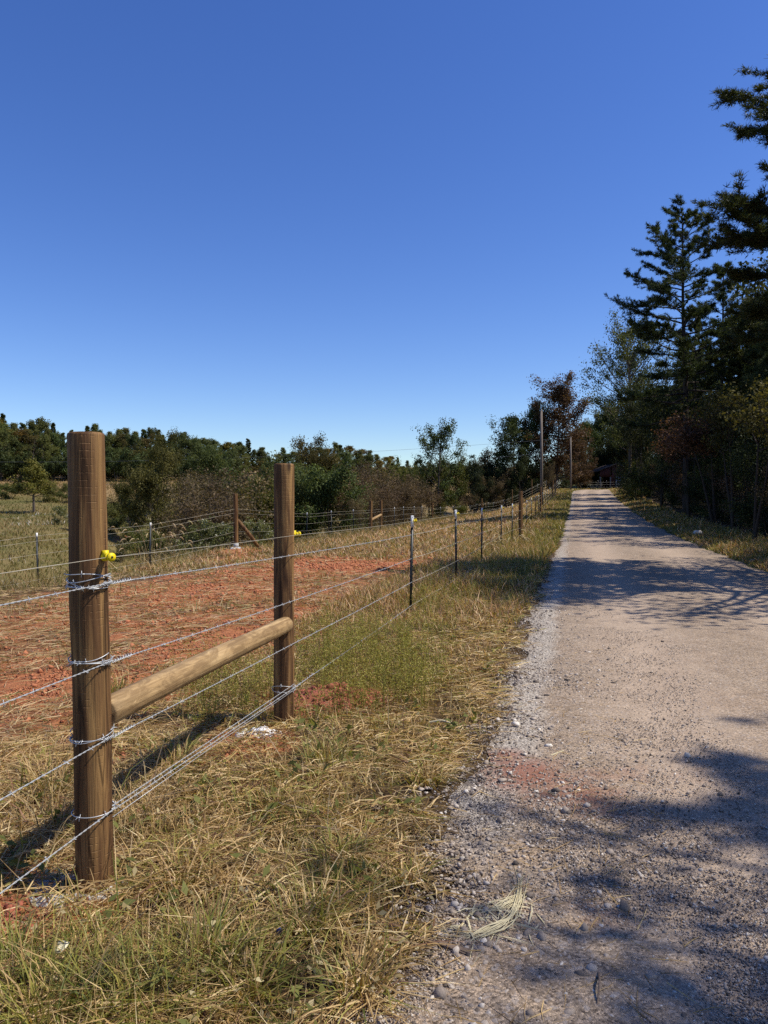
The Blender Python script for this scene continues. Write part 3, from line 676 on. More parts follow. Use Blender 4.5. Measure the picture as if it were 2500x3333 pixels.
def broadleaf(key, seed, h, spread, base, limbs, sub, leaves, leaf, clump, mat, tr=.02, profile='round', bark='bark', sparse=0.0, stems=1, tbias=0.0, topbare=0.0):
    """one crown kind: returns (trunk mesh, crown mesh)"""
    if key in MESH: return MESH[key]
    rng = np.random.default_rng(seed); mb = MB(); cl = []; wts = []
    for s in range(stems):
        lean = .06 if stems == 1 else .32
        az0 = rng.uniform(0, 6.28); top = h*(.93 if stems == 1 else rng.uniform(.55, .9))
        tp = limb_path((0, 0, -.3), az0, R(90)-rng.uniform(.3, 1)*lean, top+.3, rng.normal(0, .05), 10, rng, .03)
        rt = h*tr/(stems**.5); mb.tube(tp, np.linspace(rt, rt*.18, len(tp)), 8)
        nl = max(3, limbs//stems)
        for k in range(nl):
            f = (k+rng.uniform(.1, .9))/nl; z = base+(1-base)*f*.93; j = z*(len(tp)-1)*h/top*.98
            j = min(j, len(tp)-1.001); a = tp[int(j)]+(tp[int(j)+1]-tp[int(j)])*(j-int(j))
            if profile == 'round': r = spread*max(.12, math.sin(math.pi*min(1, .16+f*.84))**.65)
            elif profile == 'cone': r = spread*max(.1, (1-f)**.75)
            elif profile == 'column': r = spread*max(.25, min(1, 2.2*(1-f), .55+f*1.5))
            else: r = spread*(.5+.5*f)*max(.15, min(1, 3*(1-f)+.25))
            r *= rng.uniform(.62, 1.12); az = k*2.4+rng.uniform(-.5, .5)
            el = R(rng.uniform(5, 35)+f*35); L = r/max(.35, math.cos(el))
            lp = limb_path(a, az, el, L, .25, 6, rng, .08); r0 = max(.012*h*.25, rt*.42*(1-.6*f)); mb.tube(lp, np.linspace(r0, r0*.2, len(lp)), 5)
            for q in range(sub):
                t = rng.uniform(.35, 1.0)*(len(lp)-1); t = min(t, len(lp)-1.001); b = lp[int(t)]+(lp[int(t)+1]-lp[int(t)])*(t-int(t))
                Ls = r*rng.uniform(.18, .42); sp_ = limb_path(b, az+rng.choice([-1, 1])*rng.uniform(.3, 1.3), el+rng.uniform(-.35, .5), Ls, .2, 3, rng, .1)
                mb.tube(sp_, np.linspace(r0*.35, r0*.1, len(sp_)), 4, False)
                if rng.uniform() > sparse and not (topbare and f > 1-topbare and rng.uniform() < .6):
                    cl.append(sp_[-1]); wts.append(rng.uniform(.4, 1.4)); cl.append(sp_[1]); wts.append(rng.uniform(.2, .8))
            if not (topbare and f > 1-topbare): cl.append(lp[-1]); wts.append(rng.uniform(.7, 1.5)); cl.append(lp[4]); wts.append(rng.uniform(.3, 1))
        if not topbare: cl.append(tp[-1]); wts.append(1.0)
    cl = np.array(cl); wts = np.array(wts)
    pick = rng.choice(len(cl), leaves, p=wts/wts.sum()); cs = clump*(.6+.8*rng.uniform(size=len(cl)))
    off = rng.normal(0, 1, (leaves, 3)); off /= np.linalg.norm(off, axis=1)[:, None]+1e-6; off *= (rng.uniform(0, 1, leaves)**.45)[:, None]*np.array([1, 1, .72])
    C = cl[pick]+off*cs[pick][:, None]; C[:, 2] = np.maximum(C[:, 2], .04)
    onrm = off/(np.linalg.norm(off, axis=1)[:, None]+1e-6); V, Q = cards(C, leaf, rng, .35, .55, onrm)
    ti = np.clip(rng.normal(.42, .2, leaves)+rng.normal(0, .14, len(cl))[pick]+tbias, 0, 1)
    t = mb.build('trunk', M[bark], None, True); c = mk('crown', V, [Q], M[mat], None, np.repeat(ti, 4))
    MESH[key] = (t.data, c.data); bpy.data.objects.remove(t); bpy.data.objects.remove(c)
    return MESH[key]
def pine(key, seed, h, spread, base, limbs, tufts, needle, nn, mat='pine', top=1.0, width=.03, dead=6, flat=.35, power=.6, loose=0):
    if key in MESH: return MESH[key]
    rng = np.random.default_rng(seed); mb = MB(); TC = []; TD = []
    tp = limb_path((0, 0, -.3), rng.uniform(0, 6), R(89), h+.3, 0, 14, rng, .012); rt = h*.0125
    mb.tube(tp, np.linspace(rt, .03, len(tp)), 9)
    def pt(z): j = min((z+.3)/(h+.3)*(len(tp)-1), len(tp)-1.001); return tp[int(j)]+(tp[int(j)+1]-tp[int(j)])*(j-int(j))
    segs = []
    for k in range(limbs):
        f = ((k+rng.uniform(0, 1))/limbs); z = h*(base+(1-base)*f**.9)
        r = spread*max(.16, (1-f)**power*(.75+.25*math.sin(f*9+seed)))*rng.uniform(.5, 1.2)
        if f < .12: r *= .75
        if loose: r = spread*max(.26, (1-f)**power)*rng.uniform(.42, 1.22)
        az = k*2.4+rng.uniform(-.6, .6); el = R(-6+f*42+rng.uniform(-9, 9)); curve = R(rng.uniform(5, 26)) if not loose else R(rng.uniform(-8, 40))
        lp = limb_path(pt(z), az, el, r, curve, 7, rng, .06); r0 = max(.018, rt*.34*(1-.65*f)); mb.tube(lp, np.linspace(r0, .008, len(lp)), 5)
        for q in range(max(5, int(r*7.5))):
            t = rng.uniform(.30 if loose else .28, 1)**.8*(len(lp)-1); t = min(t, len(lp)-1.001); b = lp[int(t)]+(lp[int(t)+1]-lp[int(t)])*(t-int(t))
            L = rng.uniform(.25, .6)*min(1.7, .35+r*.36)*(1.15 if loose else 1)
            sp_ = limb_path(b, az+rng.choice([-1, 1])*rng.uniform(.25, 1.2), R(rng.uniform(-12, 28)), L, R(25), 3, rng, .1)
            mb.tube(sp_, np.linspace(.009, .004, len(sp_)), 3, False)
            segs.append((sp_, 1.0))
        segs.append((lp[4:], 1.2))
    for k in range(dead):   # bare lower stubs
        z = h*base*rng.uniform(.35, 1.0); lp = limb_path(pt(z), rng.uniform(0, 6.28), R(rng.uniform(-10, 25)), spread*rng.uniform(.15, .45), R(rng.uniform(-20, 30)), 5, rng, .12); mb.tube(lp, np.linspace(rt*.16, .006, len(lp)), 4)
    w = np.array([len(s[0])*s[1] for s in segs]); pk = rng.choice(len(segs), tufts, p=w/w.sum())
    for j in pk:
        s = segs[j][0]; t = rng.uniform(0, 1)**.6*(len(s)-1); t = min(t, len(s)-1.001); p = s[int(t)]+(s[int(t)+1]-s[int(t)])*(t-int(t))
        d = s[int(t)+1]-s[int(t)]; TC.append(p); TD.append(d/np.linalg.norm(d)*.7+np.array([0, 0, .35]))
    TC = np.array(TC)+rng.normal(0, .035, (tufts, 3)); TD = np.array(TD)
    D = np.repeat(TD, nn, 0)+rng.normal(0, .75, (tufts*nn, 3)); D /= np.linalg.norm(D, axis=1)[:, None]
    C = np.repeat(TC, nn, 0); Ln = needle*rng.uniform(.65, 1.2, len(C)); S = np.cross(D, rng.normal(0, 1, D.shape)); S /= np.linalg.norm(S, axis=1)[:, None]
    V = np.stack([C-S*width*.5, C+S*width*.5, C+D*Ln[:, None]+S*width*.2, C+D*Ln[:, None]-S*width*.2], 1).reshape(-1, 3)
    ti = np.clip(np.repeat(rng.normal(.42, .2, tufts), nn)+rng.normal(0, .1, len(C)), 0, 1)
    t = mb.build('trunk', M['darkbark'], None, True); c = mk('crown', V, [np.arange(len(C)*4).reshape(-1, 4)], M[mat], None, np.repeat(ti, 4))
    MESH[key] = (t.data, c.data); bpy.data.objects.remove(t); bpy.data.objects.remove(c)
    return MESH[key]
def plant(name, meshes, x, y, sc, label, cat, group=None, rz=None, sxy=1.0, z=None, lean=0):
    e = empty(name, (x, y, (h1(x, y) if z is None else z)), label, cat, group)
    e.rotation_euler = (lean, 0, random.uniform(0, 6.28) if rz is None else rz); e.scale = (sc*sxy, sc*sxy, sc)
    for nm, me in zip(('trunk', 'crown'), meshes):
        o = bpy.data.objects.new(nm, me); COL.objects.link(o); o.parent = e
    return e
random.seed(11)
def rel_(k): return ('second nearest', 'third nearest', 'middle one', 'third farthest', 'second farthest', 'nearest', 'farthest')[k]
# ---- kinds
oakA = lambda: broadleaf('oakA', 101, 12, 3.5, .06, 30, 5, 9500, .30, .85, 'wood1')
oakB = lambda: broadleaf('oakB', 102, 12, 2.9, .05, 30, 5, 9500, .30, .8, 'wood2')
oakC = lambda: broadleaf('oakC', 103, 12, 3.2, .05, 28, 5, 8500, .30, .85, 'wood3', tbias=-.12)
popl = lambda: broadleaf('popl', 104, 12, 2.5, .06, 30, 5, 8000, .29, .75, 'wood2', profile='cone')
spar = lambda: broadleaf('spar', 105, 12, 2.6, .15, 24, 5, 3200, .28, .7, 'wood1', profile='column', sparse=.2)
farp = lambda: pine('farp', 106, 12, 2.7, .15, 50, 3600, .38, 5, width=.085, mat='wood1', power=.7)
KIND = {'A': (oakA, 'dark green rounded tree'), 'B': (oakB, 'mid green bushy tree'), 'C': (oakC, 'olive brown tree'), 'P': (popl, 'pointed mid green tree'), 'S': (spar, 'thin see-through tree'), 'G': (lambda: broadleaf('oakG', 107, 12, 2.8, .06, 28, 5, 8000, .30, .8, 'wood4'), 'yellowing autumn tree'), 'F': (farp, 'dark pine')}
# ---- hilltop wood: skyline (photo pixels)
SKX = [-80, 0, 30, 60, 100, 135, 170, 200, 240, 300, 330, 370, 420, 470, 540, 610, 640, 680, 730, 800, 840, 880, 935, 970, 1000, 1030, 1060, 1090, 1125, 1160, 1200, 1260, 1340, 1400, 1460, 1520, 1580, 1640]
SKY = [1350, 1338, 1372, 1366, 1400, 1352, 1385, 1410, 1405, 1372, 1388, 1392, 1388, 1398, 1408, 1410, 1425, 1432, 1442, 1428, 1445, 1482, 1452, 1475, 1448, 1458, 1462, 1446, 1444, 1462, 1456, 1474, 1492, 1500, 1506, 1503, 1512, 1530]
def zone(px):
    for a, nm_ in [(75, 'at the left photo edge'), (165, 'behind the lone field tree'), (228, 'just left of the thick near post'), (345, 'behind the thick near post'), (430, 'just right of the thick near post'), (620, 'above the olive shrub clump'), (880, 'left of the second brace post'), (1000, 'right behind the second brace post'), (1200, 'above the round dark green pair'), (1380, 'above the brown scrub'), (1520, 'around the tall sparse tree'), (1800, 'above the dark thicket')]:
        if px < a: return nm_
cnt = {}
def _z(px):
    return zone(px)
def wood_row(step, x0, x1, depth0, depth1, row, drop, kinds, jit=8):
    px = x0
    while px < x1:
        q = px+random.uniform(-jit, jit); d = np.interp(q, [0, 700, 1600], [depth0, depth0+6, depth1])+random.uniform(-3, 3)
        x = atg(q, d); zb = h1(x, d); top = np.interp(q, SKX, SKY)+drop+random.uniform(-6, 10)
        ht = CAMH+(1620-top)/FPX*d-zb
        kd = random.choice(kinds); fn, desc = KIND[kd]; zn = zone(q); key = (row, zn); cnt[key] = cnt.get(key, 0)+1
        plant('woodland_tree', fn(), x, d, max(.25, ht/12), f'{desc}, {ordn[cnt[key]-1]} in {row} row {zn}', 'tree', 'trees of the hilltop wood', sxy=random.uniform(.75, 1.15)*max(1, min(1.5, 10/ht)))
        px += step
wood_row(23, -60, 1620, 160, 235, 'back', 2, 'ABPPPAPBFPFG')
wood_row(38, -50, 1600, 153, 215, 'middle', 26, 'ABCAABFPG')
wood_row(44, -40, 760, 148, 150, 'front', 70, 'ABCBAB')
wood_row(44, 760, 1620, 150, 185, 'lower', 55, 'ABCAB')
# understorey hem where the wood meets the field
hem = lambda: broadleaf('hem', 120, 4, 2.6, .02, 14, 4, 2600, .30, .75, 'darkgreen', stems=3)
k = 0
for px in range(-30, 760, 34):
    d = 146+random.uniform(-1, 2); plant('edge_shrub', hem(), atg(px, d), d, random.uniform(.8, 1.25), f'low dark shrub at the foot of the hilltop wood, {ordn[k]} from the left', 'shrub', 'shrubs at the foot of the hilltop wood'); k += 1
# ---- valley trees and scrub (px, base py or None, top py, d, mesh)
def by_top(name, fn, hgt, px, top, d, label, cat, group=None, sxy=1.0, rz=None, dz=0):
    x = atg(px, d); zb = h1(x, d)+dz; ht = CAMH+(1620-top)/FPX*d-zb
    return plant(name, fn(), x, d, ht/hgt, label, cat, group, rz, sxy, zb)
lone = lambda: broadleaf('lone', 131, 7, 2.1, .33, 28, 6, 9000, .20, .55, 'yellowgreen', profile='cone', tr=.022)
by_top('lone_tree', lone, 7, 111, 1500, 90, 'small yellow-green tree standing alone on the grassy hillside', 'tree', rz=.6, sxy=1.25)
snag = lambda: broadleaf('snag', 132, 10, 1.6, .3, 14, 4, 900, .22, .5, 'shade', sparse=.7, profile='column', topbare=.35, tr=.012)
by_top('dead_tree', snag, 10, 104, 1420, 143, 'grey bare-topped snag rising behind the lone field tree', 'tree')
bush1 = lambda: broadleaf('bush1', 133, 6, 3.2, .03, 30, 6, 19000, .18, .75, 'olive', stems=3, tbias=-.08)
bush2 = lambda: broadleaf('bush2', 134, 6, 2.8, .03, 26, 6, 16000, .17, .75, 'wood1', stems=2)
bush3 = lambda: broadleaf('bush3', 135, 5, 2.6, .03, 26, 6, 7000, .13, .7, 'brownscrub', stems=5, sparse=.1)
bush4 = lambda: broadleaf('bush4', 136, 5, 2.2, .03, 22, 6, 10000, .15, .65, 'yellowgreen', stems=3, tbias=-.1)
by_top('valley_tree', bush1, 6, 500, 1535, 76, 'broad olive brown shrubby tree right of the thick near post', 'tree', sxy=.8)
by_top('valley_tree', bush1, 6, 530, 1462, 96, 'tall olive tree behind the broad olive shrubby tree', 'tree', sxy=.75, rz=2.2)
by_top('valley_tree', bush1, 6, 420, 1575, 90, 'low olive tree left of the broad olive shrubby tree', 'tree', sxy=.8, rz=1.)
by_top('valley_tree', bush2, 6, 700, 1450, 100, 'tall dark tree left of the second brace post', 'tree', sxy=.8)
by_top('valley_tree', bush2, 6, 880, 1520, 60, 'dark green tree just left of the second brace post top', 'tree', sxy=.8, rz=1.2)
by_top('valley_tree', bush2, 6, 830, 1570, 64, 'lower dark green tree left of the second brace post', 'tree', sxy=.9, rz=4.)
by_top('valley_tree', bush2, 6, 975, 1535, 57, 'dark round tree immediately right of the second brace post', 'tree', sxy=.72, rz=3.)
by_top('valley_tree', bush2, 6, 1070, 1525, 57, 'large round dark green tree between brace post and far brace', 'tree', sxy=.82, rz=5.)
by_top('valley_tree', bush2, 6, 1130, 1575, 62, 'small dark green tree right of the large round tree', 'tree', sxy=.8, rz=2.)
by_top('valley_tree', bush1, 6, 1030, 1480, 105, 'olive tree peeping behind the large round dark tree', 'tree', sxy=.8, rz=2.8)
by_top('valley_tree', bush4, 5, 1225, 1560, 88, 'yellow-green slim tree behind the far brace', 'tree', sxy=.6)
by_top('valley_tree', bush4, 5, 1300, 1545, 92, 'yellow-green tree left of the tall sparse tree', 'tree', sxy=.6, rz=2.)
by_top('valley_tree', bush4, 5, 820, 1625, 52, 'yellowish small tree between corner post and second brace post', 'tree', sxy=.7, rz=1.)
SC = [(660, 1600, 66), (680, 1585, 72), (650, 1630, 55), (710, 1590, 60), (730, 1618, 46), (770, 1610, 66), (690, 1645, 44), (1150, 1590, 58), (1190, 1575, 66), (1230, 1600, 60), (1265, 1580, 70), (1305, 1590, 62), (1340, 1580, 74), (1180, 1630, 52), (1250, 1632, 56), (1330, 1625, 64), (1370, 1600, 80), (1220, 1560, 84), (730, 1640, 52)]
for k, (px, top, d) in enumerate(SC):
    by_top('scrub_shrub', bush3, 5, px, top, d, f'brown twiggy scrub shrub, {ordn[sorted(range(len(SC)), key=lambda i: SC[i][0]).index(k)]} from the left in the valley thicket', 'shrub', 'brown shrubs of the valley thicket', sxy=random.uniform(.9, 1.25))
tall = lambda: broadleaf('tall', 141, 12, 3.3, .16, 38, 6, 8500, .22, .66, 'darkgreen', profile='column', sparse=.12, topbare=.18, bark='bark', tbias=.1, tr=.016)
by_top('tall_tree', tall, 12, 1425, 1372, 84, 'tall sparse tree with open twiggy top standing alone above the rear fence', 'tree', sxy=.9, rz=.4)
by_top('valley_tree', bush2, 6, 1395, 1520, 88, 'dark leafy tree wrapping the trunk of the tall sparse tree', 'tree', sxy=.7)
by_top('valley_tree', bush4, 5, 1478, 1520, 86, 'yellow-green bush right of the tall sparse tree trunk', 'tree', sxy=.75)
by_top('valley_tree', bush4, 5, 1440, 1560, 84, 'yellow-green bush right at the tall sparse tree trunk', 'tree', sxy=.6, rz=2)
dk1 = lambda: broadleaf('dk1', 142, 6, 3.2, .03, 24, 6, 14000, .18, .8, 'shade', stems=3)
dk2 = lambda: broadleaf('dk2', 143, 6, 3.0, .03, 24, 6, 11000, .17, .75, 'brownscrub', stems=3, tbias=-.15)
for k, (px, top, d, f) in enumerate([(1510, 1590, 92, dk2), (1545, 1525, 104, dk1), (1580, 1505, 112, dk2), (1620, 1515, 106, dk1), (1650, 1545, 102, dk2), (1560, 1580, 98, dk1), (1600, 1570, 99, dk2), (1640, 1590, 100, dk1)]):
    by_top('thicket_tree', f, 6, px, top, d, f"{'dark green' if f is dk1 else 'brownish'} thicket tree right of the tall sparse tree, {('leftmost', 'second', 'third tallest', 'fifth', 'rightmost', 'low front left', 'low front middle', 'low front right')[k]}", 'tree', 'dark thicket right of the tall sparse tree')
grn = lambda: broadleaf('grn', 144, 11, 3.6, .12, 34, 6, 15000, .25, .85, 'darkgreen', sparse=.06)
by_top('roadside_tree', grn, 11, 1672, 1375, 104, 'dark green tree with rounded top left of the utility pole', 'tree', sxy=.85)
by_top('roadside_tree', dk1, 6, 1700, 1500, 101, 'dark leafy understorey below the dark green rounded tree', 'tree', sxy=.7)
by_top('roadside_tree', dk1, 6, 1745, 1545, 108, 'dark leafy understorey left of the utility pole', 'tree', sxy=.8)
redt = lambda: broadleaf('redt', 145, 13, 3.9, .10, 46, 7, 22000, .24, .85, 'redleaf', sparse=.05, profile='round', tr=.016)
by_top('maple_tree', redt, 13, 1812, 1272, 105, 'reddish brown autumn tree beside the utility pole at the road end', 'tree', sxy=1.02, rz=1.)
by_top('roadside_tree', grn, 11, 1745, 1330, 106, 'green tree at the left shoulder of the reddish tree', 'tree', sxy=.62, rz=2.)
by_top('roadside_tree', dk2, 6, 1790, 1520, 99, 'brownish shrub at the foot of the reddish tree', 'tree', sxy=.6)
by_top('roadside_tree', redt, 13, 1890, 1445, 112, 'small red-leaved tree right of the reddish tree', 'tree', sxy=1.0, rz=4.)
# wood closing the road's end
EW = [(1860, 1430, 132, grn, 11), (1905, 1390, 136, grn, 11), (1950, 1360, 140, grn, 11), (1880, 1500, 126, dk1, 6), (1920, 1520, 128, dk1, 6), (1960, 1470, 131, dk1, 6), (2010, 1440, 130, dk1, 6), (2060, 1430, 127, dk1, 6), (1840, 1530, 122, dk2, 6), (2000, 1340, 138, grn, 11), (1700, 1560, 120, dk1, 6), (1770, 1540, 121, dk1, 6), (1660, 1575, 118, dk2, 6), (1610, 1570, 124, dk1, 6), (1900, 1530, 145, dk1, 6), (1850, 1500, 148, dk1, 6), (1950, 1500, 150, dk1, 6), (1800, 1540, 135, dk1, 6), (1990, 1500, 142, dk1, 6), (1745, 1560, 140, dk1, 6), (1690, 1570, 145, dk1, 6), (1815, 1548, 116, dk1, 6), (1790, 1560, 113, dk2, 6), (1842, 1562, 118, dk1, 6)]
for k, (px, top, d, f, hh) in enumerate(EW):
    by_top('woodland_tree', f, hh, px, top, d, f"{'tall green' if f is grn else 'dark shrubby'} tree at the road's far end, {ordn[sorted(range(len(EW)), key=lambda i: EW[i][0]).index(k)]} from the left", 'tree', 'trees closing the far end of the road', sxy=random.uniform(.8, 1.1))
gold = lambda: broadleaf('gold', 146, 7, 2.7, .08, 24, 6, 9000, .20, .7, 'goldleaf')
by_top('roadside_tree', gold, 7, 2035, 1425, 128, 'golden orange-leaved tree overhanging the dark barn', 'tree', sxy=.9)
by_top('roadside_tree', gold, 7, 1985, 1455, 130, 'dull gold tree just left above the dark barn roof', 'tree', sxy=.7, rz=2.)
bsh = lambda: broadleaf('bsh', 147, 3, 1.6, .02, 24, 6, 7000, .12, .42, 'yellowgreen', stems=4, tbias=-.05)
by_top('roadside_bush', bsh, 3, 2085, 1515, 76, 'yellow-green rounded bush on the right verge before the barn', 'bush', sxy=1.0)
by_top('roadside_bush', bsh, 3, 2075, 1570, 68, 'low yellow-green bush in front of the rounded bush', 'bush', sxy=1.1, rz=2)
by_top('woodland_tree', grn, 11, 2145, 1290, 120, 'tall green tree right behind the barn, first', 'tree', 'trees shading the barn')['label'] = 'tall dark green tree shading the right side of the dark barn'
by_top('woodland_tree', grn, 11, 2215, 1270, 124, 'second tall dark green tree right of the dark barn, farther right', 'tree', 'trees shading the barn', rz=2.)
by_top('woodland_tree', dk1, 6, 2090, 1400, 122, 'dark bushy tree standing against the right wall of the barn', 'tree', 'trees shading the barn', sxy=.9)
gsb = lambda: broadleaf('gsb', 149, 2, 1.3, .02, 18, 5, 3600, .13, .4, 'wood2', stems=4)
for k, (gx_, gy_, s_) in enumerate([(-24, 69, 1.), (-28, 78, .8), (-31, 84, 1.1), (-35, 95, .9), (-40, 104, 1.0), (-20, 62, 1.2), (-44, 112, .9)]):
    plant('gully_shrub', gsb(), gx_+random.uniform(-1, 1), gy_, s_, f'low green shrub in the hillside gully, {rel_(k)}', 'shrub', 'shrubs in the hillside gully', sxy=1.3)
HB = [(-25, 106), (10, 113), (38, 108), (62, 115), (150, 104), (172, 112), (196, 106), (222, 114), (128, 117), (250, 108)]
for k, (px_, d_) in enumerate(HB):
    x = atg(px_, d_); plant('hillside_shrub', gsb(), x, d_, random.uniform(.55, .95), f'low olive brush on the grassy hillside, {ordn[sorted(range(len(HB)), key=lambda i: HB[i][0]).index(k)]} from the left', 'shrub', 'low brush on the hillside', sxy=1.6)
# ---- right-hand wood
cott = lambda: broadleaf('cott', 151, 17, 4.9, .33, 44, 7, 11500, .22, .8, 'midgreen', sparse=.12, tr=.013, profile='round', tbias=.08)
by_top('roadside_tree', cott, 17, 2050, 1075, 76, 'airy light green tree with a pale forked trunk left of the big pine', 'tree', sxy=.92, rz=.8)
by_top('roadside_tree', cott, 17, 2045, 1165, 83, 'smaller airy tree at the left edge of the right-hand wood', 'tree', sxy=.85, rz=2.8)
p1 = lambda: pine('p1', 164, 19.5, 5.0, .33, 78, 26000, .17, 5, width=.028, dead=16, power=.46, loose=1)
by_top('pine_tree', p1, 19.5, 2235, 692, 46, 'tallest pine with layered branches at the right of the road', 'tree', rz=1.9, sxy=1.0)
p2 = lambda: pine('p2', 162, 16, 3.4, .52, 40, 4200, .22, 6, width=.032, dead=18, power=.4)
by_top('pine_tree', p2, 16, 2345, 870, 54, 'thin half-bare pine with leaning trunk behind the tallest pine', 'tree', rz=.5, sxy=.9)
by_top('pine_tree', p2, 16, 2262, 1010, 50, 'second thin dark trunk just right of the tallest pine trunk', 'tree', rz=3.5, sxy=.7)
p3 = lambda: pine('p3', 163, 12.5, 3.5, .49, 70, 19000, .115, 9, width=.014, dead=3, power=.36)
e = plant('pine_tree', p3(), atg(2690, 15.5), 15.5, .83, 'black-looking pine reaching into the top right corner from outside', 'tree', rz=2.3, sxy=1.36)
p4 = lambda: pine('p4', 164, 10.5, 2.7, .25, 44, 3400, .30, 12, width=.02, dead=4)
by_top('pine_tree', p4, 10.5, 2545, 925, 31, 'bushy long-needled pine at the right photo edge', 'tree', rz=.9, sxy=1.0)
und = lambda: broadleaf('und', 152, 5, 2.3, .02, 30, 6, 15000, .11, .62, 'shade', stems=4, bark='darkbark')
und2 = lambda: broadleaf('und2', 153, 5, 2.2, .02, 30, 6, 12000, .10, .6, 'darkgreen', stems=4, sparse=.1, tbias=-.1, bark='darkbark')
und3 = lambda: broadleaf('und3', 154, 5, 2.0, .02, 28, 6, 9500, .10, .55, 'brownscrub', stems=4, bark='darkbark', tbias=-.1)
undg = lambda: broadleaf('undg', 155, 5.5, 1.5, .62, 18, 6, 2600, .13, .45, 'olive', bark='darkbark', stems=2, tbias=-.05)
undr = lambda: broadleaf('undr', 156, 6.5, 1.7, .5, 22, 6, 4200, .13, .5, 'redleaf', bark='darkbark', stems=2, tbias=.1)
def rel(k, n): return 'nearest' if k == 0 else ('farthest' if k == n-1 else ordn[k])
uu = [20.5, 23.5, 26.5, 30, 33.5, 37, 41, 45, 50, 55, 61, 67, 74, 82, 89]
for k, u_ in enumerate(uu):
    x, y = xy(u_, 7.1+random.uniform(-.3, .4)+.02*max(0, u_-60)); f = (und, und2, und3)[k % 3]
    plant('understorey_shrub', f(), x, y, random.uniform(.5, .72), f"{('dark', 'dark green', 'brownish')[k % 3]} shrub in the front row right of the road, {rel(k, len(uu))} from the viewer", 'shrub', 'front row of shrubs right of the road', sxy=1.15)
ub = [17, 20, 23, 27, 31, 35, 39, 44, 49, 54, 60, 66, 73, 80, 87, 94]
for k, u_ in enumerate(ub):
    x, y = xy(u_, 9.9+random.uniform(-.5, .6)); f = (und2, und, und)[k % 3]
    plant('understorey_tree', f(), x, y, random.uniform(1.0, 1.3), f"{('dark green', 'dark', 'dark')[k % 3]} small tree behind the roadside shrubs, {rel(k, len(ub))} from the viewer", 'tree', 'second row of small trees right of the road', sxy=.95)
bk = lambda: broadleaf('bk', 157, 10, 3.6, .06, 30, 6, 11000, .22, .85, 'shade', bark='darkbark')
ut = [15, 20, 25, 31, 37, 43, 49, 56, 63, 70, 78, 86, 95, 104]
for k, u_ in enumerate(ut):
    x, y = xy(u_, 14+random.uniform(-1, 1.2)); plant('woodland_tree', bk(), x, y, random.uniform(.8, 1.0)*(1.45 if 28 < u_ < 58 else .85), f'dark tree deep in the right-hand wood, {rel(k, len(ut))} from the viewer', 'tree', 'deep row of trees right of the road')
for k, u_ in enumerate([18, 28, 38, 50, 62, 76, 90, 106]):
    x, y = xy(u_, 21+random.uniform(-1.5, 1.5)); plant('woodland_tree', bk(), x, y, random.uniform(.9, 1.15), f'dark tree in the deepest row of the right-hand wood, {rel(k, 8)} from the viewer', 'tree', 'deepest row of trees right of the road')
by_top('understorey_tree', undg, 5.5, 2455, 1280, 24.5, 'yellow-leaved small tree at the right photo edge', 'tree')
by_top('understorey_tree', undg, 5.5, 2390, 1310, 31, 'yellowish small tree left of the photo-edge yellow tree', 'tree', rz=2.)
by_top('understorey_tree', undr, 6.5, 2330, 1262, 35, 'red-brown small tree below the thin pine trunk', 'tree')
by_top('understorey_tree', undr, 6.5, 2245, 1330, 42, 'rusty small tree at the foot of the tallest pine', 'tree', rz=2.)
by_top('understorey_tree', und2, 5, 2150, 1290, 56, 'dark green tree left of the tallest pine trunk', 'tree', sxy=.8)
by_top('understorey_tree', und, 5, 2190, 1210, 62, 'dark tree behind the tallest pine trunk', 'tree', sxy=.6)
by_top('understorey_tree', und, 5, 2090, 1330, 72, 'dark tree under the airy light green tree', 'tree', sxy=.7)
by_top('understorey_tree', gold, 7, 2060, 1475, 82, 'dull gold shrub tree right of the barn', 'tree', sxy=.6, rz=3.)
# trees beside the viewer whose shade falls on the road
p5 = lambda: pine('p5', 165, 11.5, 3.3, .42, 38, 2600, .2, 10, width=.018, dead=6)
plant('pine_tree', p5(), 9.0, .7, 1.0, 'pine outside the photo whose shade dapples the near gravel', 'tree', rz=.3)
plant('pine_tree', p5(), 10.0, 3.1, .95, 'second pine outside the photo beside the near gravel', 'tree', rz=2.3)
p6 = lambda: broadleaf('p6', 166, 9, 2.5, .3, 30, 6, 11000, .13, .75, 'darkgreen', bark='darkbark', sparse=.2)
plant('roadside_tree', p6(), 8.9, -2.1, 1.0, 'leafy tree outside the photo beside the near gravel', 'tree', rz=.3)
plant('roadside_tree', p6(), 11.7, 15.4, 1.15, 'second leafy tree outside the photo opposite the second steel post', 'tree', rz=4.3)
plant('roadside_tree', p6(), 10.2, 12.2, 1.2, 'leafy tree outside the photo opposite the second steel post', 'tree', rz=1.3)
p8 = lambda: broadleaf('p8', 168, 9, 2.6, .35, 22, 5, 2200, .12, .6, 'darkgreen', bark='darkbark', sparse=.35)
plant('roadside_tree', p8(), 7.7, 2.1, .95, 'thin leafy tree outside the photo nearest the gravel', 'tree', rz=2.3)
# taller trees that throw the stripes of shade across the far road
p7 = lambda: pine('p7', 167, 15, 3.2, .4, 44, 2800, .34, 7, width=.04, dead=6)
for k, (u_, v_, s) in enumerate([(38.5, 11.5, .93), (43, 10.5, .86), (47, 11.0, .85), (52, 10.6, .9), (56, 11.5, .86), (60, 11.0, .9), (66, 12, .95), (73, 10.8, .9), (80, 11.5, .95), (88, 11, .9)]):
    x, y = xy(u_, v_); plant('pine_tree', p7(), x, y, s, f'pine half hidden among the right-hand wood, {rel(k, 10)} from the viewer', 'tree', 'pines among the right-hand wood')
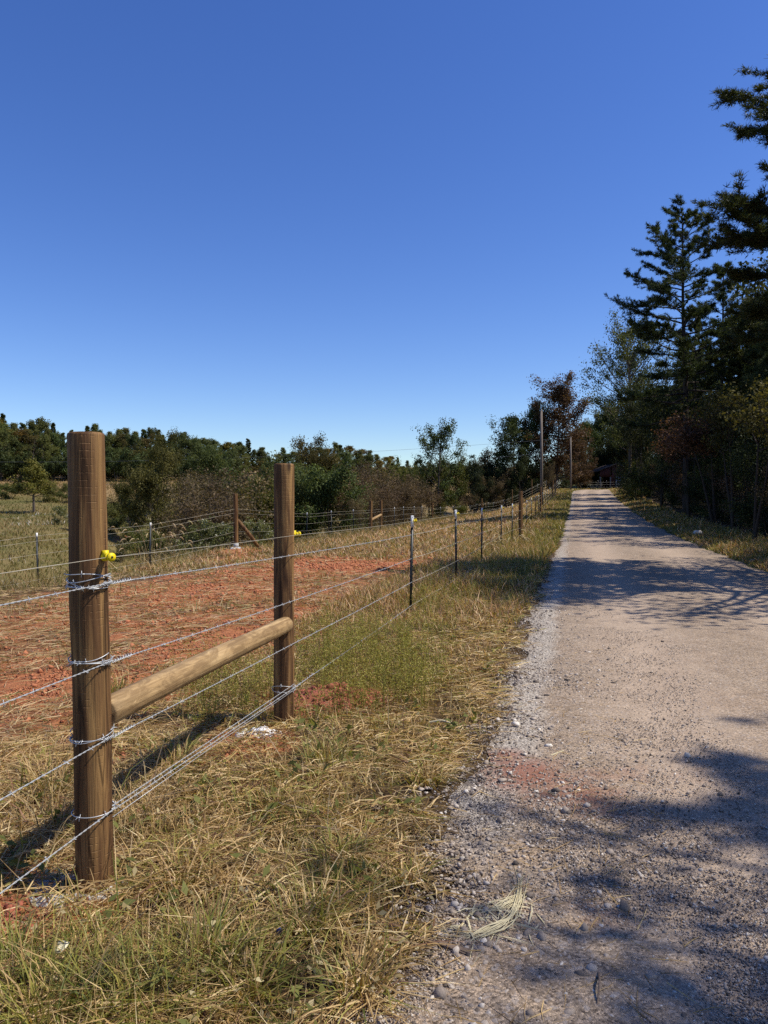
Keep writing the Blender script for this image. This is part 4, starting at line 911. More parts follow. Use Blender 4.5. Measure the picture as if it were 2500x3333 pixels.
# ------------------------------------------------------------------ utility poles, power lines, barn
def utility_pole(px, top, d, r, label, xarm):
    x = atg(px, d); zb = h1(x, d); zt = CAMH+(1620-top)/FPX*d
    e = empty('utility_pole', (x, d, zb), label, 'utility pole')
    m = MB(); m.tube([(0, 0, -.5), (-.02, 0, (zt-zb)*.5), (-.06, 0, zt-zb)], [r, r*.88, r*.72], 16); m.build('shaft', M['pole'], e, True)
    m = MB(); m.tube([(.0, 0, zt-zb), (-.06, 0, zt-zb+.12)], [.05, .035], 10); m.build('insulator', M['concrete'], e)
    if xarm:
        m = MB(); m.box((0, -.14, zt-zb-1.25), (1.9, .1, .12)); m.build('crossarm', M['pole'], e)
    return np.array([x, d, zt])
t1 = utility_pole(1763, 1337, 63, .135, 'tall grey wooden utility pole standing in the roadside fence line', False)
t2 = utility_pole(1858, 1425, 95.5, .125, 'slim far utility pole in front of the reddish tree at the road end', False)
def line(a, b, sag, r, label):
    t = np.linspace(0, 1, 60)[:, None]; P = a+(b-a)*t; P[:, 2] -= (sag*4*t*(1-t))[:, 0]
    o = MB().tube(P, r, 4).build('power_line', M['cable'], None); tag(o, label, 'power line', 'power lines across the valley')
pa_ = np.array(at(-260, 1500, 120)); pb_ = np.array(at(-260, 1590, 120))
line(t2, pa_, 1.2, .012, 'upper thin power line crossing above the hilltop wood'); line(t2-np.array([0, 0, 1.6]), pb_, 1.2, .012, 'lower thin power line crossing in front of the hilltop wood')
# barn
bx, by = atg(1984, 122), 122.0; bz = h1(bx, by)-.1
barn = empty('barn', (bx, by, bz), 'small dark shaded gabled barn with pale double doors at the road end', 'barn')
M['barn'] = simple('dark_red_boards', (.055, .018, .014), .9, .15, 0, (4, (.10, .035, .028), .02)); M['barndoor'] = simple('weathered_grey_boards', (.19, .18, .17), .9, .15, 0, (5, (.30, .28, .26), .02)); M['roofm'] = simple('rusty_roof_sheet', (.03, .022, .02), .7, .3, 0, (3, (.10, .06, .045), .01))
W_B, D_B, EH, PH = 5.3, 7.0, 3.1, 4.15
m = MB()
def boards(m, x0, x1, top, y, z0=0):
    xs = np.arange(x0, x1-.01, .24)
    for xx in xs:
        c = xx+.12; zt = top(c); m.box((c, y, (z0+zt)/2), (.228, .04, zt-z0))
gable = lambda c: EH+(PH-EH)*(1-abs(c)/(W_B/2))
boards(m, -W_B/2+1.75, W_B/2, gable, -D_B/2); boards(m, -W_B/2, -W_B/2+1.75, gable, -D_B/2, 2.15); boards(m, .0, W_B/2, gable, D_B/2)
for s in (1,):
    for yy in np.arange(-D_B/2+.14, D_B/2, .24): m.box((s*W_B/2, yy, EH/2), (.04, .228, EH))
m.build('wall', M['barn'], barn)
m = MB(); sl_ = math.atan2(PH-EH, W_B/2); L = (W_B/2+.4)/math.cos(sl_)
for s in (-1, 1):
    rot = np.array([[math.cos(sl_), 0, s*math.sin(sl_)], [0, 1, 0], [-s*math.sin(sl_), 0, math.cos(sl_)]])
    c = rot@np.array([s*L/2, 0, 0]); m.box((c[0], 0, PH+.08+c[2]), (L, D_B+.7, .06), rot)
    for yy in np.arange(-D_B/2-.2, D_B/2+.3, .5): m.box((c[0], yy, PH+.12+c[2]), (L, .05, .04), rot)
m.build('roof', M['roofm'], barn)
for k, xx in enumerate((.42, 1.85)):
    m = MB()
    for q in range(4): m.box((xx-.42+q*.28, -D_B/2-.06, 1.15), (.27, .05, 1.95))
    for zz in (.45, 1.85): m.box((xx, -D_B/2-.10, zz), (1.1, .03, .14))
    m.build('door', M['barndoor'], barn)
for xx in (-W_B/2+.08, -W_B/2+1.7):
    MB().box((xx, -D_B/2, 1.07), (.16, .16, 2.15)).build('post', M['pole'], barn)

# ------------------------------------------------------------------ small things lying about
def rock(mb, c, s, rng, tint=.5, flat=.7):
    t = (1+5**.5)/2; v = np.array([[-1, t, 0], [1, t, 0], [-1, -t, 0], [1, -t, 0], [0, -1, t], [0, 1, t], [0, -1, -t], [0, 1, -t], [t, 0, -1], [t, 0, 1], [-t, 0, -1], [-t, 0, 1]])/1.9
    f = ICO; v = v*rng.uniform(.72, 1.2, (12, 1))*rng.uniform(.7, 1.2, 3)*np.array([1, 1, flat])
    q = Matrix.Rotation(rng.uniform(0, 6), 3, Vector(rng.normal(0, 1, 3)).normalized()); v = v@np.array(q).T
    mb.add(v*s+np.array(c), None, f, tint)
ICO = np.array([[0, 11, 5], [0, 5, 1], [0, 1, 7], [0, 7, 10], [0, 10, 11], [1, 5, 9], [5, 11, 4], [11, 10, 2], [10, 7, 6], [7, 1, 8], [3, 9, 4], [3, 4, 2], [3, 2, 6], [3, 6, 8], [3, 8, 9], [4, 9, 5], [2, 4, 11], [6, 2, 10], [8, 6, 7], [9, 8, 1]])
r9 = np.random.default_rng(99)
def gp(px, py):
    d = FPX*CAMH/(py-1620); x = atg(px, d); return x, d, h1(x, d)
# heap of red clay dug from the post hole
mx, my = atg(1085, 5.75), 5.85; n = 40; a = np.linspace(-1, 1, n); AX, AY = np.meshgrid(a, a); rr = np.hypot(AX, AY)
hz = .13*np.exp(-(rr*1.75)**2)*(1+.5*(fbm(AX*2, AY*2, .5, 71)-.5))+.045*(fbm(AX, AY, .16, 72)-.5)*smooth(1, .7, rr)-.03*smooth(.75, 1.0, rr)
heap = empty('clay_heap', (mx, my, h1(mx, my)), 'crumbly red clay heap in the grass behind the second brace post', 'dirt heap')
i = (np.arange(n-1)[:, None]*n+np.arange(n-1)[None]).ravel()
mk('soil', np.stack([AX.ravel()*.62, AY.ravel()*.50, hz.ravel()], 1), [np.stack([i, i+1, i+n+1, i+n], 1)], M['clayclod'], heap)
m = MB()
for _ in range(420):
    q = r9.normal(0, .42, 2); z = .13*math.exp(-(np.hypot(*q)*1.75)**2)
    rock(m, (q[0]*.62, q[1]*.5, z), r9.lognormal(-4.5, .55), r9)
tag(m.build('clods', M['clayclod'], heap), kind='stuff')
# white lime lump by the second post
x, y, z = gp(850, 2385); m = MB()
for _ in range(70): q = r9.normal(0, .045, 2); rock(m, (q[0]*1.3, q[1], .015+.03*math.exp(-(q[0]**2+q[1]**2)/.003)), r9.uniform(.014, .034), r9)
o = m.build('concrete_lump', M['lime'], None); o.location = (x, y, z); tag(o, 'crumbly white concrete lump beside the foot of the second brace post', 'concrete lump')
# grey footing round the near post
m = MB(); th = np.linspace(0, 2*np.pi, 29)[:-1]; n = 28
V = np.array([[r*(1+.16*math.sin(3*t+1)+.1*math.sin(5*t+k))*math.cos(t)*1.25, r*(1+.15*math.sin(2*t+2))*math.sin(t), zz+.008*math.sin(9*t+k)] for k, (r, zz) in enumerate([(.19, -.05), (.17, .015), (.12, .03), (.07, .033)]) for t in th])
Q = [[a*n+j, a*n+(j+1) % n, (a+1)*n+(j+1) % n, (a+1)*n+j] for a in range(3) for j in range(n)]
o = m.add(V, Q).build('concrete_footing', M['concrete'], None); o.location = (P1[0]-.09, P1[1]-.02, z1-.012); tag(o, 'grey concrete footing round the base of the thick near post', 'concrete footing')
# red clods near the left bottom
m = MB()
for _ in range(260):
    q = r9.normal(0, 1, 2); xx, yy = -1.42+q[0]*.16, 2.75+q[1]*.12; rock(m, (xx, yy, h1(xx, yy)+.005), r9.lognormal(-4.6, .5), r9)
for _ in range(200):
    q = r9.normal(0, 1, 2); xx, yy = -1.0+q[0]*.2, 4.85+q[1]*.16; rock(m, (xx, yy, h1(xx, yy)+.005), r9.lognormal(-4.5, .5), r9)
tag(m.build('clay_clods', M['clayclod'], None), 'loose red clay crumbs', 'clay crumbs', None, 'stuff')
M['drystalk'] = simple('dry_stalk', (.46, .38, .21), .7, .3, 0, (50, (.62, .54, .34), .002)); M['barkstrip'] = simple('shredded_bark', (.10, .065, .045), .9, .15, 0, (60, (.26, .19, .14), .003))
# bundle of dried stalks on the gravel
m = MB()
def stalk(pts, r, k=5):
    P = []
    for (px, py, h) in pts: x, y, z = gp(px, py); P.append((x, y, z+h))
    P = np.array(P); t = np.linspace(0, len(P)-1, 16); P = np.stack([np.interp(t, np.arange(len(P)), P[:, c]) for c in range(3)], 1)
    for it in range(3): P[1:-1] = P[1:-1]*.5+(P[:-2]+P[2:])*.25
    m.tube(P, np.linspace(r, r*.5, len(P)), k)
for _ in range(13):
    j = lambda s=20: r9.normal(0, s)
    stalk([(1520+j(25), 3085+j(14), .012), (1600+j(), 3070+j(14), .03), (1675+j(14), 3035+j(16), .035), (1692+j(10), 2985+j(16), .03), (1706+j(16), 2900+j(26), .012)], .0022)
for _ in range(16):
    j = lambda s=16: r9.normal(0, s)
    stalk([(1560+j(30), 2998+j(18), .012), (1640+j(22), 2985+j(14), .03), (1690+j(14), 2940+j(18), .02), (1700+j(35), 2890+j(32), .012)], .0018)
for _ in range(12):
    j = lambda s=16: r9.normal(0, s)
    stalk([(1400+j(35), 3050+j(16), .010), (1480+j(20), 3062+j(12), .02), (1560+j(20), 3075+j(12), .02)], .0016)
lv = Grass(); q_ = np.array([gp(1610+r9.normal(0, 55), 3030+r9.normal(0, 38)) for _ in range(60)]); b_ = lying(q_+np.array([0, 0, .015]), r9.uniform(.06, .16, 60), r9.uniform(.004, .009, 60), r9.uniform(.02, .3, 60), np.full(60, .8)); m.add(b_[0], b_[1], b_[2])
o = m.build('dried_stalks', M['drystalk'], None); tag(o, 'pale bundle of dried corn-like stalks lying on the gravel edge', 'dry stalks')
m = MB()
for _ in range(12):
    j = lambda s=7: r9.normal(0, s)
    stalk([(1270+j(15), 3030+j(4), .01), (1330+j(8), 3085+j(4), .022), (1430+j(8), 3105+j(5), .026), (1545+j(10), 3135+j(5), .015)], .006)
o = m.build('bark_strip', M['barkstrip'], None); tag(o, 'dark shredded strip of bark lying at the grass edge', 'bark strip')
m = MB(); stalk([(1395, 2368, .03), (1440, 2374, .05), (1490, 2385, .035)], .012, 8); o = m.build('stick', M['drystalk'], None); tag(o, 'short pale stick lying in the verge grass beside the gravel', 'stick')
m = MB(); stalk([(1795, 2470, .01), (1838, 2455, .014)], .006, 6); o = m.build('stick', M['drystalk'], None); tag(o, 'thin tan twig lying on the red stained gravel', 'stick')
m = MB(); stalk([(1955, 3190, .01), (1962, 3260, .05), (1950, 3330, .01)], .005, 6); o = m.build('stick', M['barkstrip'], None); tag(o, 'dark bent twig at the bottom of the gravel', 'stick')
# pale scrap, blue cap, brown leaf
x, y, z = gp(180, 3155); m = MB(); m.add([(-.03, -.02, 0), (.03, -.025, .012), (.04, .02, .03), (-.01, .03, .035), (-.03, -.02, -.003), (.03, -.025, .009), (.04, .02, .027), (-.01, .03, .032)], [[0, 1, 2, 3], [7, 6, 5, 4], [0, 4, 5, 1], [1, 5, 6, 2], [2, 6, 7, 3], [3, 7, 4, 0]]); o = m.build('wood_chip', simple('pale_chip', (.6, .54, .36), .8), None); o.location = (x, y, z+.06); o.scale = (.75, .75, .75); tag(o, 'pale cream wood chip in the grass at lower left', 'wood chip')
x, y, z = gp(905, 3105); m = MB(); m.tube([(0, 0, 0), (0, 0, .010), (0, 0, .013)], [.011, .011, .009], 18); o = m.build('bottle_cap', simple('blue_cap', (.015, .03, .12), .35, .4), None); o.location = (x, y, z+.05); o.rotation_euler = (.9, .3, 0); tag(o, 'small dark blue bottle cap lost in the near grass', 'bottle cap')
x, y, z = gp(1345, 3120); m = MB(); t = np.linspace(0, 2*np.pi, 15)[:-1]; lr = .035*(1+.3*np.sin(5*t)); V = np.stack([lr*np.cos(t), lr*.7*np.sin(t), .01+.01*np.cos(2*t)], 1); m.add(np.vstack([V, [[0, 0, .004]]]), None, [[k_, (k_+1) % 14, 14] for k_ in range(14)]); o = m.build('fallen_leaf', M['goldleaf'], None); o.location = (x, y, z+.02); tag(o, 'curled brown fallen leaf beside the dark bark strip', 'leaf')
# larger single stones on the road
ST = [(2040, 2985, .028, 'dark stone in the sun patch left of centre on the near gravel'), (1910, 3055, .022, 'dark angular stone below the dried stalks on bare gravel'), (1845, 2660, .028, 'pale upright stone below the red stain'), (1770, 3085, .024, 'grey stone right of the dried stalk bundle'), (1815, 2590, .026, 'dark stone at the lower edge of the red stain'), (2245, 2475, .026, 'pale flat stone at the top of the shaded gravel'), (1935, 3190, .022, 'rounded pale stone near the bottom twig'), (1915, 2640, .02, 'white flat stone right of the upright pale stone'), (1225, 2660, .034, 'big pale stone at the grass edge'), (1435, 3275, .03, 'tan stone at the bottom grass edge'), (1885, 2500, .018, 'reddish stone on the red stain'), (1525, 3190, .02, 'white stone right below the bark strip')]
for px, py, s, lb in ST:
    m = MB(); rock(m, (0, 0, 0), s, r9, r9.uniform(.2, .9), .75); x, y, z = gp(px, py); o = m.build('stone', M['stone'], None); o.location = (x, y, z+.4*s+.008); tag(o, lb, 'stone')
# pale rock on the right verge
x, y, z = gp(2250, 1748); m = MB(); rock(m, (0, 0, .05), .32, r9, .9, .7); o = m.build('verge_rock', M['stone'], None); o.location = (x+.3, y, z); tag(o, 'pale rock on the right verge at the edge of the shade', 'rock')

# ------------------------------------------------------------------ loose gravel
def gravel(name, x, y, s, label, lift=.25):
    n = len(x); t = (1+5**.5)/2; base = np.array([[-1, t, 0], [1, t, 0], [-1, -t, 0], [1, -t, 0], [0, -1, t], [0, 1, t], [0, -1, -t], [0, 1, -t], [t, 0, -1], [t, 0, 1], [-t, 0, -1], [-t, 0, 1]])/1.9
    V = base[None]*RNG.uniform(.5, 1.35, (n, 12, 1))*RNG.uniform(.55, 1.3, (n, 1, 3))*np.array([1, 1, .66])
    a = RNG.uniform(0, 6.28, n); ca, sa = np.cos(a)[:, None], np.sin(a)[:, None]
    V = np.stack([V[..., 0]*ca-V[..., 1]*sa, V[..., 0]*sa+V[..., 1]*ca, V[..., 2]], -1)
    z = H(x, y)+.010+s*lift; V = V*s[:, None, None]+np.stack([x, y, z], 1)[:, None]
    F = (ICO[None]+np.arange(n)[:, None, None]*12).reshape(-1, 3)
    return tag(mk(name, V.reshape(-1, 3), [F], M['stone'], None, np.repeat(np.clip(RNG.normal(.5, .24, n), 0, 1), 12)), label, 'gravel', None, 'stuff')
def samp(n, v0, v1, y0, y1, p=1.6):
    t = RNG.uniform(0, 1, n); q = 1-p; y = (y0**q+(y1**q-y0**q)*t)**(1/q); v = RNG.uniform(v0, v1, n); x = (v+y*RS)/RC
    return x, y, v
EDGE = lambda y: np.interp(y, [1.5, 2.3, 2.8, 3.6, 4.1, 4.6, 5.7, 9, 20, 60], [-.70, -.64, -.68, -.82, -.74, -.62, -.60, -.66, -.68, -.66])
def edgen(x, y): return EDGE(y)+.34*(fbm(x, y, .7, 51)-.5)+.2*(fbm(x, y, .2, 52)-.5)
x, y, v = samp(26000, -.95, .35, 1.7, 22, 1.5); k = RNG.uniform(0, 1, len(x)) < np.clip(1.1*np.exp(-((v+.45)/.38)**2)*(.25+1.2*smooth(.4, .6, fbm(x, y, .6, 61)))+.08, 0, 1); k &= (v > edgen(x, y)-.12)
gravel('shoulder_gravel', x[k], y[k], np.clip(RNG.lognormal(-4.75, .38, k.sum()), .003, .03), 'loose pale angular gravel heaped along the road edge')
def grit(name, x, y, s, label):
    n = len(x); base = np.array([[1, 0, 0], [-1, 0, 0], [0, 1, 0], [0, -1, 0], [0, 0, 1], [0, 0, -1]])
    V = base[None]*RNG.uniform(.6, 1.3, (n, 6, 1))+RNG.normal(0, .25, (n, 6, 3)); V[..., 2] *= .8
    a = RNG.uniform(0, 6.28, n); ca, sa = np.cos(a)[:, None], np.sin(a)[:, None]
    V = np.stack([V[..., 0]*ca-V[..., 1]*sa, V[..., 0]*sa+V[..., 1]*ca, V[..., 2]], -1)
    V = V*s[:, None, None]+np.stack([x, y, H(x, y)+.016], 1)[:, None]
    F = (np.array([[0, 2, 4], [2, 1, 4], [1, 3, 4], [3, 0, 4], [2, 0, 5], [1, 2, 5], [3, 1, 5], [0, 3, 5]])[None]+np.arange(n)[:, None, None]*6).reshape(-1, 3)
    return tag(mk(name, V.reshape(-1, 3), [F], M['stone'], None, np.repeat(np.clip(RNG.normal(.5, .26, n), 0, 1), 6)), label, 'gravel', None, 'stuff')
x, y, v = samp(230000, -.7, 3.4, 1.7, 9, 1.9); k = RNG.uniform(0, 1, len(x)) < .25+.75*smooth(.35, .62, fbm(x, y, .45, 66)+.3*(fbm(x, y, .12, 67)-.5)); x, y = x[k], y[k]
grit('road_grit', x, y, np.clip(RNG.lognormal(-5.75, .42, len(x)), .0015, .010), 'fine angular grit covering the packed road')
x, y, v = samp(60000, -.65, 3.9, 1.6, 18, 1.8); k = RNG.uniform(0, 1, len(x)) < .35+.65*smooth(.42, .62, fbm(x, y, .5, 63))
gravel('road_gravel', x[k], y[k], np.clip(RNG.lognormal(-5.45, .5, k.sum()), .0018, .024), 'small stones scattered over the packed road', .1)

x, y, v = samp(90000, -9.5, -2.0, 4, 24, 1.5); c, g, md, so_ = masks(x, y); k = RNG.uniform(0, 1, len(x)) < c*1.1-.2; k &= fbm(x, y, .5, 68) > .42
grit('clay_crumbs', x[k], y[k], np.clip(RNG.lognormal(-4.9, .55, k.sum()), .003, .035)*(.6+y[k]/14), 'crumbled red clay over the bare pasture soil').data.materials[0] = M['claycrumb']
# ------------------------------------------------------------------ grass and weeds
def keep(k, *a): return [q[k] for q in a]
def ptsz(x, y, dz=-.005): return np.stack([x, y, H(x, y)+dz], 1)
def gsel(x, y, greenbias, seed=0):
    n = len(x); g = fbm(x, y, .6, 81+seed)+.5*(fbm(x, y, .18, 82+seed)-.5); r = RNG.uniform(0, 1, n)
    isg = r < np.clip(greenbias+1.3*(g-.5), .02, .97)
    return np.where(isg, RNG.uniform(.05, .45, n), np.clip(RNG.normal(.70, .15, n), .44, 1.0))
G1 = Grass()
def near_ok(x, y): return ((x-P1[0])**2+(y-P1[1])**2 > .085**2) & ((x-P2[0])**2+(y-P2[1])**2 > .085**2) & (((x-mx)/.5)**2+((y-my)/.36)**2 > RNG.uniform(.4, 1.1, len(x)))
# near verge: upright blades
x, y, v = samp(50000, -3.4, -.4, 1.5, 15, 1.7); c, g, md, so_ = masks(x, y)
e_ = edgen(x, y); k = (v < e_-.02-.10*RNG.exponential(1, len(x))) & near_ok(x, y) & (RNG.uniform(0, 1, len(x)) > 1.15*c) & (RNG.uniform(0, 1, len(x)) < .35+.65*smooth(-.95, -1.2, v)+.2*(fbm(x, y, .35, 90) > .5))
x, y, v, c = keep(k, x, y, v, c); n = len(x)
hh = np.clip(RNG.lognormal(-2.45, .5, n), .03, .36)*(.45+1.1*fbm(x, y, .5, 91))*(1+.35*smooth(3.2, 2.0, y)); 
G1.add(upright(ptsz(x, y), hh, RNG.uniform(.0028, .0062, n)*(.75+.12*y), RNG.uniform(.1, 1.1, n), gsel(x, y, .04+.46*smooth(3.1, 2.1, y)*smooth(.3, -.5, x)), .55))
# near verge: mown straw lying everywhere
x, y, v = samp(150000, -3.6, -.3, 1.5, 17, 1.7); c, g, md, so_ = masks(x, y); e_ = edgen(x, y)
k = (v < e_+.06-.05*RNG.exponential(1, len(x))+.10*(RNG.uniform(0, 1, len(x)) < .12)) & (fbm(x, y, .4, 193) > .30+.30*RNG.uniform(0, 1, len(x))) & near_ok(x, y) & (RNG.uniform(0, 1, len(x)) > .9*c); x, y = keep(k, x, y); n = len(x)
G1.add(lying(ptsz(x, y, .004)+np.stack([0*x, 0*x, RNG.uniform(0, .05, n)], 1), RNG.uniform(.06, .26, n), RNG.uniform(.0024, .0068, n)*(.8+.1*y), RNG.uniform(.02, .34, n), np.where(RNG.uniform(0, 1, n) < .14, RNG.uniform(.2, .45, n), np.clip(RNG.normal(.72, .16, n), .44, 1.0))))
# stray straws on the gravel
x, y, v = samp(700, -.8, .4, 1.7, 8, 1.7); n = len(x); G1.add(lying(ptsz(x, y, .02), RNG.uniform(.04, .2, n), RNG.uniform(.002, .005, n), RNG.uniform(.0, .1, n), RNG.uniform(.55, .85, n)))
# tussocks of green grass in the near corner
def tussock(cx_, cy_, n, r, h, gb, wid=.0072):
    a = RNG.uniform(0, 6.28, n); rr = r*RNG.uniform(0, 1, n)**.7; x = cx_+rr*np.cos(a); y = cy_+rr*np.sin(a)
    return upright(ptsz(x, y), h*RNG.uniform(.45, 1.15, n), RNG.uniform(.7, 1.3, n)*wid, RNG.uniform(.2, 1.15, n), np.where(RNG.uniform(0, 1, n) < gb, RNG.uniform(.05, .46, n), RNG.uniform(.5, .85, n)), .6, a+RNG.normal(0, .8, n))
for (px, py, n, r, h, gb) in [(150, 3330, 330, .16, .26, .85), (420, 3300, 300, .15, .24, .8), (640, 3180, 240, .12, .24, .7), (800, 3260, 240, .13, .2, .7), (1060, 2960, 200, .12, .2, .75), (1110, 2830, 170, .1, .18, .7), (980, 3060, 170, .1, .2, .6), (250, 3160, 160, .12, .18, .6), (560, 2900, 120, .09, .17, .5), (880, 2650, 140, .1, .17, .5), (1020, 2700, 120, .09, .15, .6), (1170, 3250, 160, .1, .18, .4), (20, 3200, 240, .14, .24, .8), (1330, 2880, 130, .07, .14, .35), (1390, 2560, 120, .1, .16, .5), (1060, 2480, 150, .12, .2, .6), (300, 2730, 120, .1, .2, .45), (560, 2500, 160, .14, .25, .5), (150, 2560, 160, .16, .3, .4), (350, 2250, 200, .2, .3, .5)]:
    x, y, _ = gp(px, py); G1.add(tussock(x, y, n, r, h, gb))
# long seed-headed stems leaning across the near post
for (px, py, n) in [(330, 2960, 14), (420, 2920, 10), (200, 2980, 16), (560, 3050, 8)]:
    x, y, _ = gp(px, py); G1.add(tussock(x, y, n, .12, .34, .3, .0045))
x, y, v = samp(1500, -3.2, -.4, 1.6, 9, 1.7); k = v < edgen(x, y)+.1; x, y = x[k], y[k]; dl = cards(ptsz(x, y, .035)+np.stack([0*x, 0*x, RNG.uniform(0, .05, len(x))], 1), .035, np.random.default_rng(77), .9, .45)
tag(mk('leaf_litter', dl[0], [dl[1]], M['plume'], None, np.repeat(RNG.uniform(0, 1, len(x)), 4)), 'small dead leaves strewn through the verge grass', 'leaf litter', None, 'stuff')
wl_ = []
for _ in range(110):
    x, y, v = samp(1, -3.0, -.7, 1.7, 9, 1.6)
    if v[0] > edgen(x, y)[0]: continue
    m_ = RNG.integers(7, 16); wl_.append(np.stack([x[0]+RNG.normal(0, .05, m_), y[0]+RNG.normal(0, .05, m_), h1(x[0], y[0])+RNG.uniform(.03, .11, m_)], 1))
wl_ = np.vstack(wl_); bl = cards(wl_, .055, np.random.default_rng(78), 1.4, .42)
tag(mk('broadleaf_weeds', bl[0], [bl[1]], M['wood2'], None, np.repeat(RNG.uniform(.2, 1, len(wl_)), 4)), 'small broad-leaved weeds dotted through the verge grass', 'weeds', None, 'stuff')
G1.build('verge_grass', M['grass'], 'mown straw and rough green grass on the near verge', 'grass')
# pasture: straw and tufts over red clay
G2 = Grass()
x, y, v = samp(170000, -14, -2.0, 3.0, 40, 1.5); c, g, md, so_ = masks(x, y); k = (RNG.uniform(0, 1, len(x)) > .98*c) & near_ok(x, y) & (fbm(x, y, .8, 95) > .24+.12*RNG.uniform(0, 1, len(x))); x, y, v, c = keep(k, x, y, v, c); n = len(x)
red = RNG.uniform(0, 1, n) < .16
G2.add(lying(ptsz(x, y, .004)+np.stack([0*x, 0*x, RNG.uniform(0, .04, n)], 1), RNG.uniform(.08, .32, n), RNG.uniform(.003, .006, n)*(.8+.14*y), RNG.uniform(.02, .25, n), np.where(red, RNG.uniform(.9, 1, n), np.where(RNG.uniform(0, 1, n) < .10, RNG.uniform(.2, .45, n), np.clip(RNG.normal(.68, .14, n), .46, .9)))))
x, y, v = samp(60000, -13, -2.1, 3.5, 34, 1.4); c, g, md, so_ = masks(x, y); tf = fbm(x, y, 1.3, 97); k = (RNG.uniform(0, 1, len(x)) > 1.3*c) & (tf > .47+.10*RNG.uniform(0, 1, len(x))); x, y, tf = keep(k, x, y, tf); n = len(x)
G2.add(upright(ptsz(x, y), np.clip(RNG.lognormal(-1.9, .45, n), .05, .5)*(.4+3*(tf-.45)), RNG.uniform(.004, .007, n)*(.8+.14*y), RNG.uniform(.2, 1.0, n), gsel(x, y, .30, 3)))
G2.build('pasture_grass', M['pgrass'], 'matted dry straw and tufts over the red clay pasture', 'grass')
# far verge, far pasture, right verge
G3 = Grass()
def edge2(x, y): return EDGE(y)+.3*(fbm(x, y, 1.4, 51)-.5)
x, y, v = samp(125000, -3.6, -.35, 6.2, 100, 1.45); k = (v < edge2(x, y)-.06*RNG.exponential(1, len(x))) & (RNG.uniform(0, 1, len(x)) < .12+.88*smooth(6.5, 13.5, y+1.6*(fbm(x, y, .9, 191)-.5)*4)); x, y, v = keep(k, x, y, v); n = len(x)
G3.add(upright(ptsz(x, y), np.clip(RNG.lognormal(-1.75, .4, n), .06, .5)*(.45+.9*fbm(x, y, 1.4, 92))*(.55+.45*smooth(6.5, 14, y)), RNG.uniform(.004, .007, n)*(.7+.15*y), RNG.uniform(.1, .9, n), gsel(x, y, .42+.36*smooth(-2.1, -1.0, v)*smooth(9, 15, y)+.22*smooth(25, 40, y), 5)))
x, y, v = samp(70000, -12.5, -3.2, 20, 105, 1.2); n = len(x)
c, g, md, so_ = masks(x, y); k = RNG.uniform(0, 1, n) > 1.2*c; x, y, v = keep(k, x, y, v); n = len(x)
G3.add(upright(ptsz(x, y), np.clip(RNG.lognormal(-1.9, .4, n), .05, .5), RNG.uniform(.005, .008, n)*(.7+.15*y), RNG.uniform(.2, 1., n), gsel(x, y, .34, 6)))
def redge(x, y): return VL+2*HALF+.3*(fbm(x, y, 1.5, 57)-.5)
x, y, v = samp(60000, 3.7, 6.4, 9, 100, 1.3); k = v > redge(x, y)+.05*RNG.exponential(1, len(x)); x, y, v = keep(k, x, y, v); n = len(x)
G3.add(upright(ptsz(x, y), np.clip(RNG.lognormal(-1.65, .4, n), .06, .6)*(.6+.5*smooth(4, 5.2, v)), RNG.uniform(.005, .008, n)*(.7+.13*y), RNG.uniform(.2, 1.0, n), gsel(x, y, .62, 7)))
u_ = RNG.uniform(95, 112, 9000); v_ = RNG.uniform(-7, 26, 9000); rw = road_w(u_, v_); k = (np.abs(rw) > HALF-.05); x, y = xy(u_[k], v_[k]); n = len(x)
G3.add(upright(ptsz(x, y), RNG.uniform(.10, .35, n), RNG.uniform(.05, .10, n), RNG.uniform(.2, .9, n), gsel(x, y, .75, 8)))
G3.build('roadside_grass', M['grass'], 'rough grass along both sides of the far road', 'grass')
# tall rank growth along the rear fence and in the valley
G4 = Grass()
n = 46000; y = RNG.uniform(0, 1, n)**1.2*75+15; v = -12.6+RNG.normal(0, 1.1, n)-1.2*smooth(40, 15, y)*RNG.uniform(0, 2, n); x = (v+y*RS)/RC; k = fbm(x, y, 2.2, 99) > .40; x, y = keep(k, x, y); n = len(x)
G4.add(upright(ptsz(x, y), np.clip(RNG.lognormal(-.9, .4, n), .12, 1.0)*(.35+1.3*(fbm(x, y, 2.2, 99)-.35)), RNG.uniform(.008, .014, n)*(.5+.045*y), RNG.uniform(.15, 1.0, n), np.clip(RNG.normal(.5, .24, n), 0, .93)))
n = 90000; y = 22+150*RNG.uniform(0, 1, n)**1.1; x = -RNG.uniform(-.05, .62, n)*y-2; u, v = uv(x, y); k = (v < -14.5) & (y < 150); x, y = keep(k, x, y); n = len(x); pat = fbm(x, y, 9, 44)
wht = (fbm(x, y, 5, 46) > .66) & (RNG.uniform(0, 1, n) < .25)
G4.add(upright(ptsz(x, y), np.clip(RNG.lognormal(-1.15, .4, n), .1, .9)*(.5+pat), RNG.uniform(.03, .07, n)*(.4+y/90), RNG.uniform(.2, .9, n), np.where(wht & (y < 105), RNG.uniform(.92, 1, n), np.clip(RNG.normal(.42, .16, n)+.9*(pat-.5)+.25*smooth(105, 122, y), 0, .88))))
G4.build('meadow_weeds', M['meadow'], 'rank tan and green weeds over the valley meadow', 'weeds')
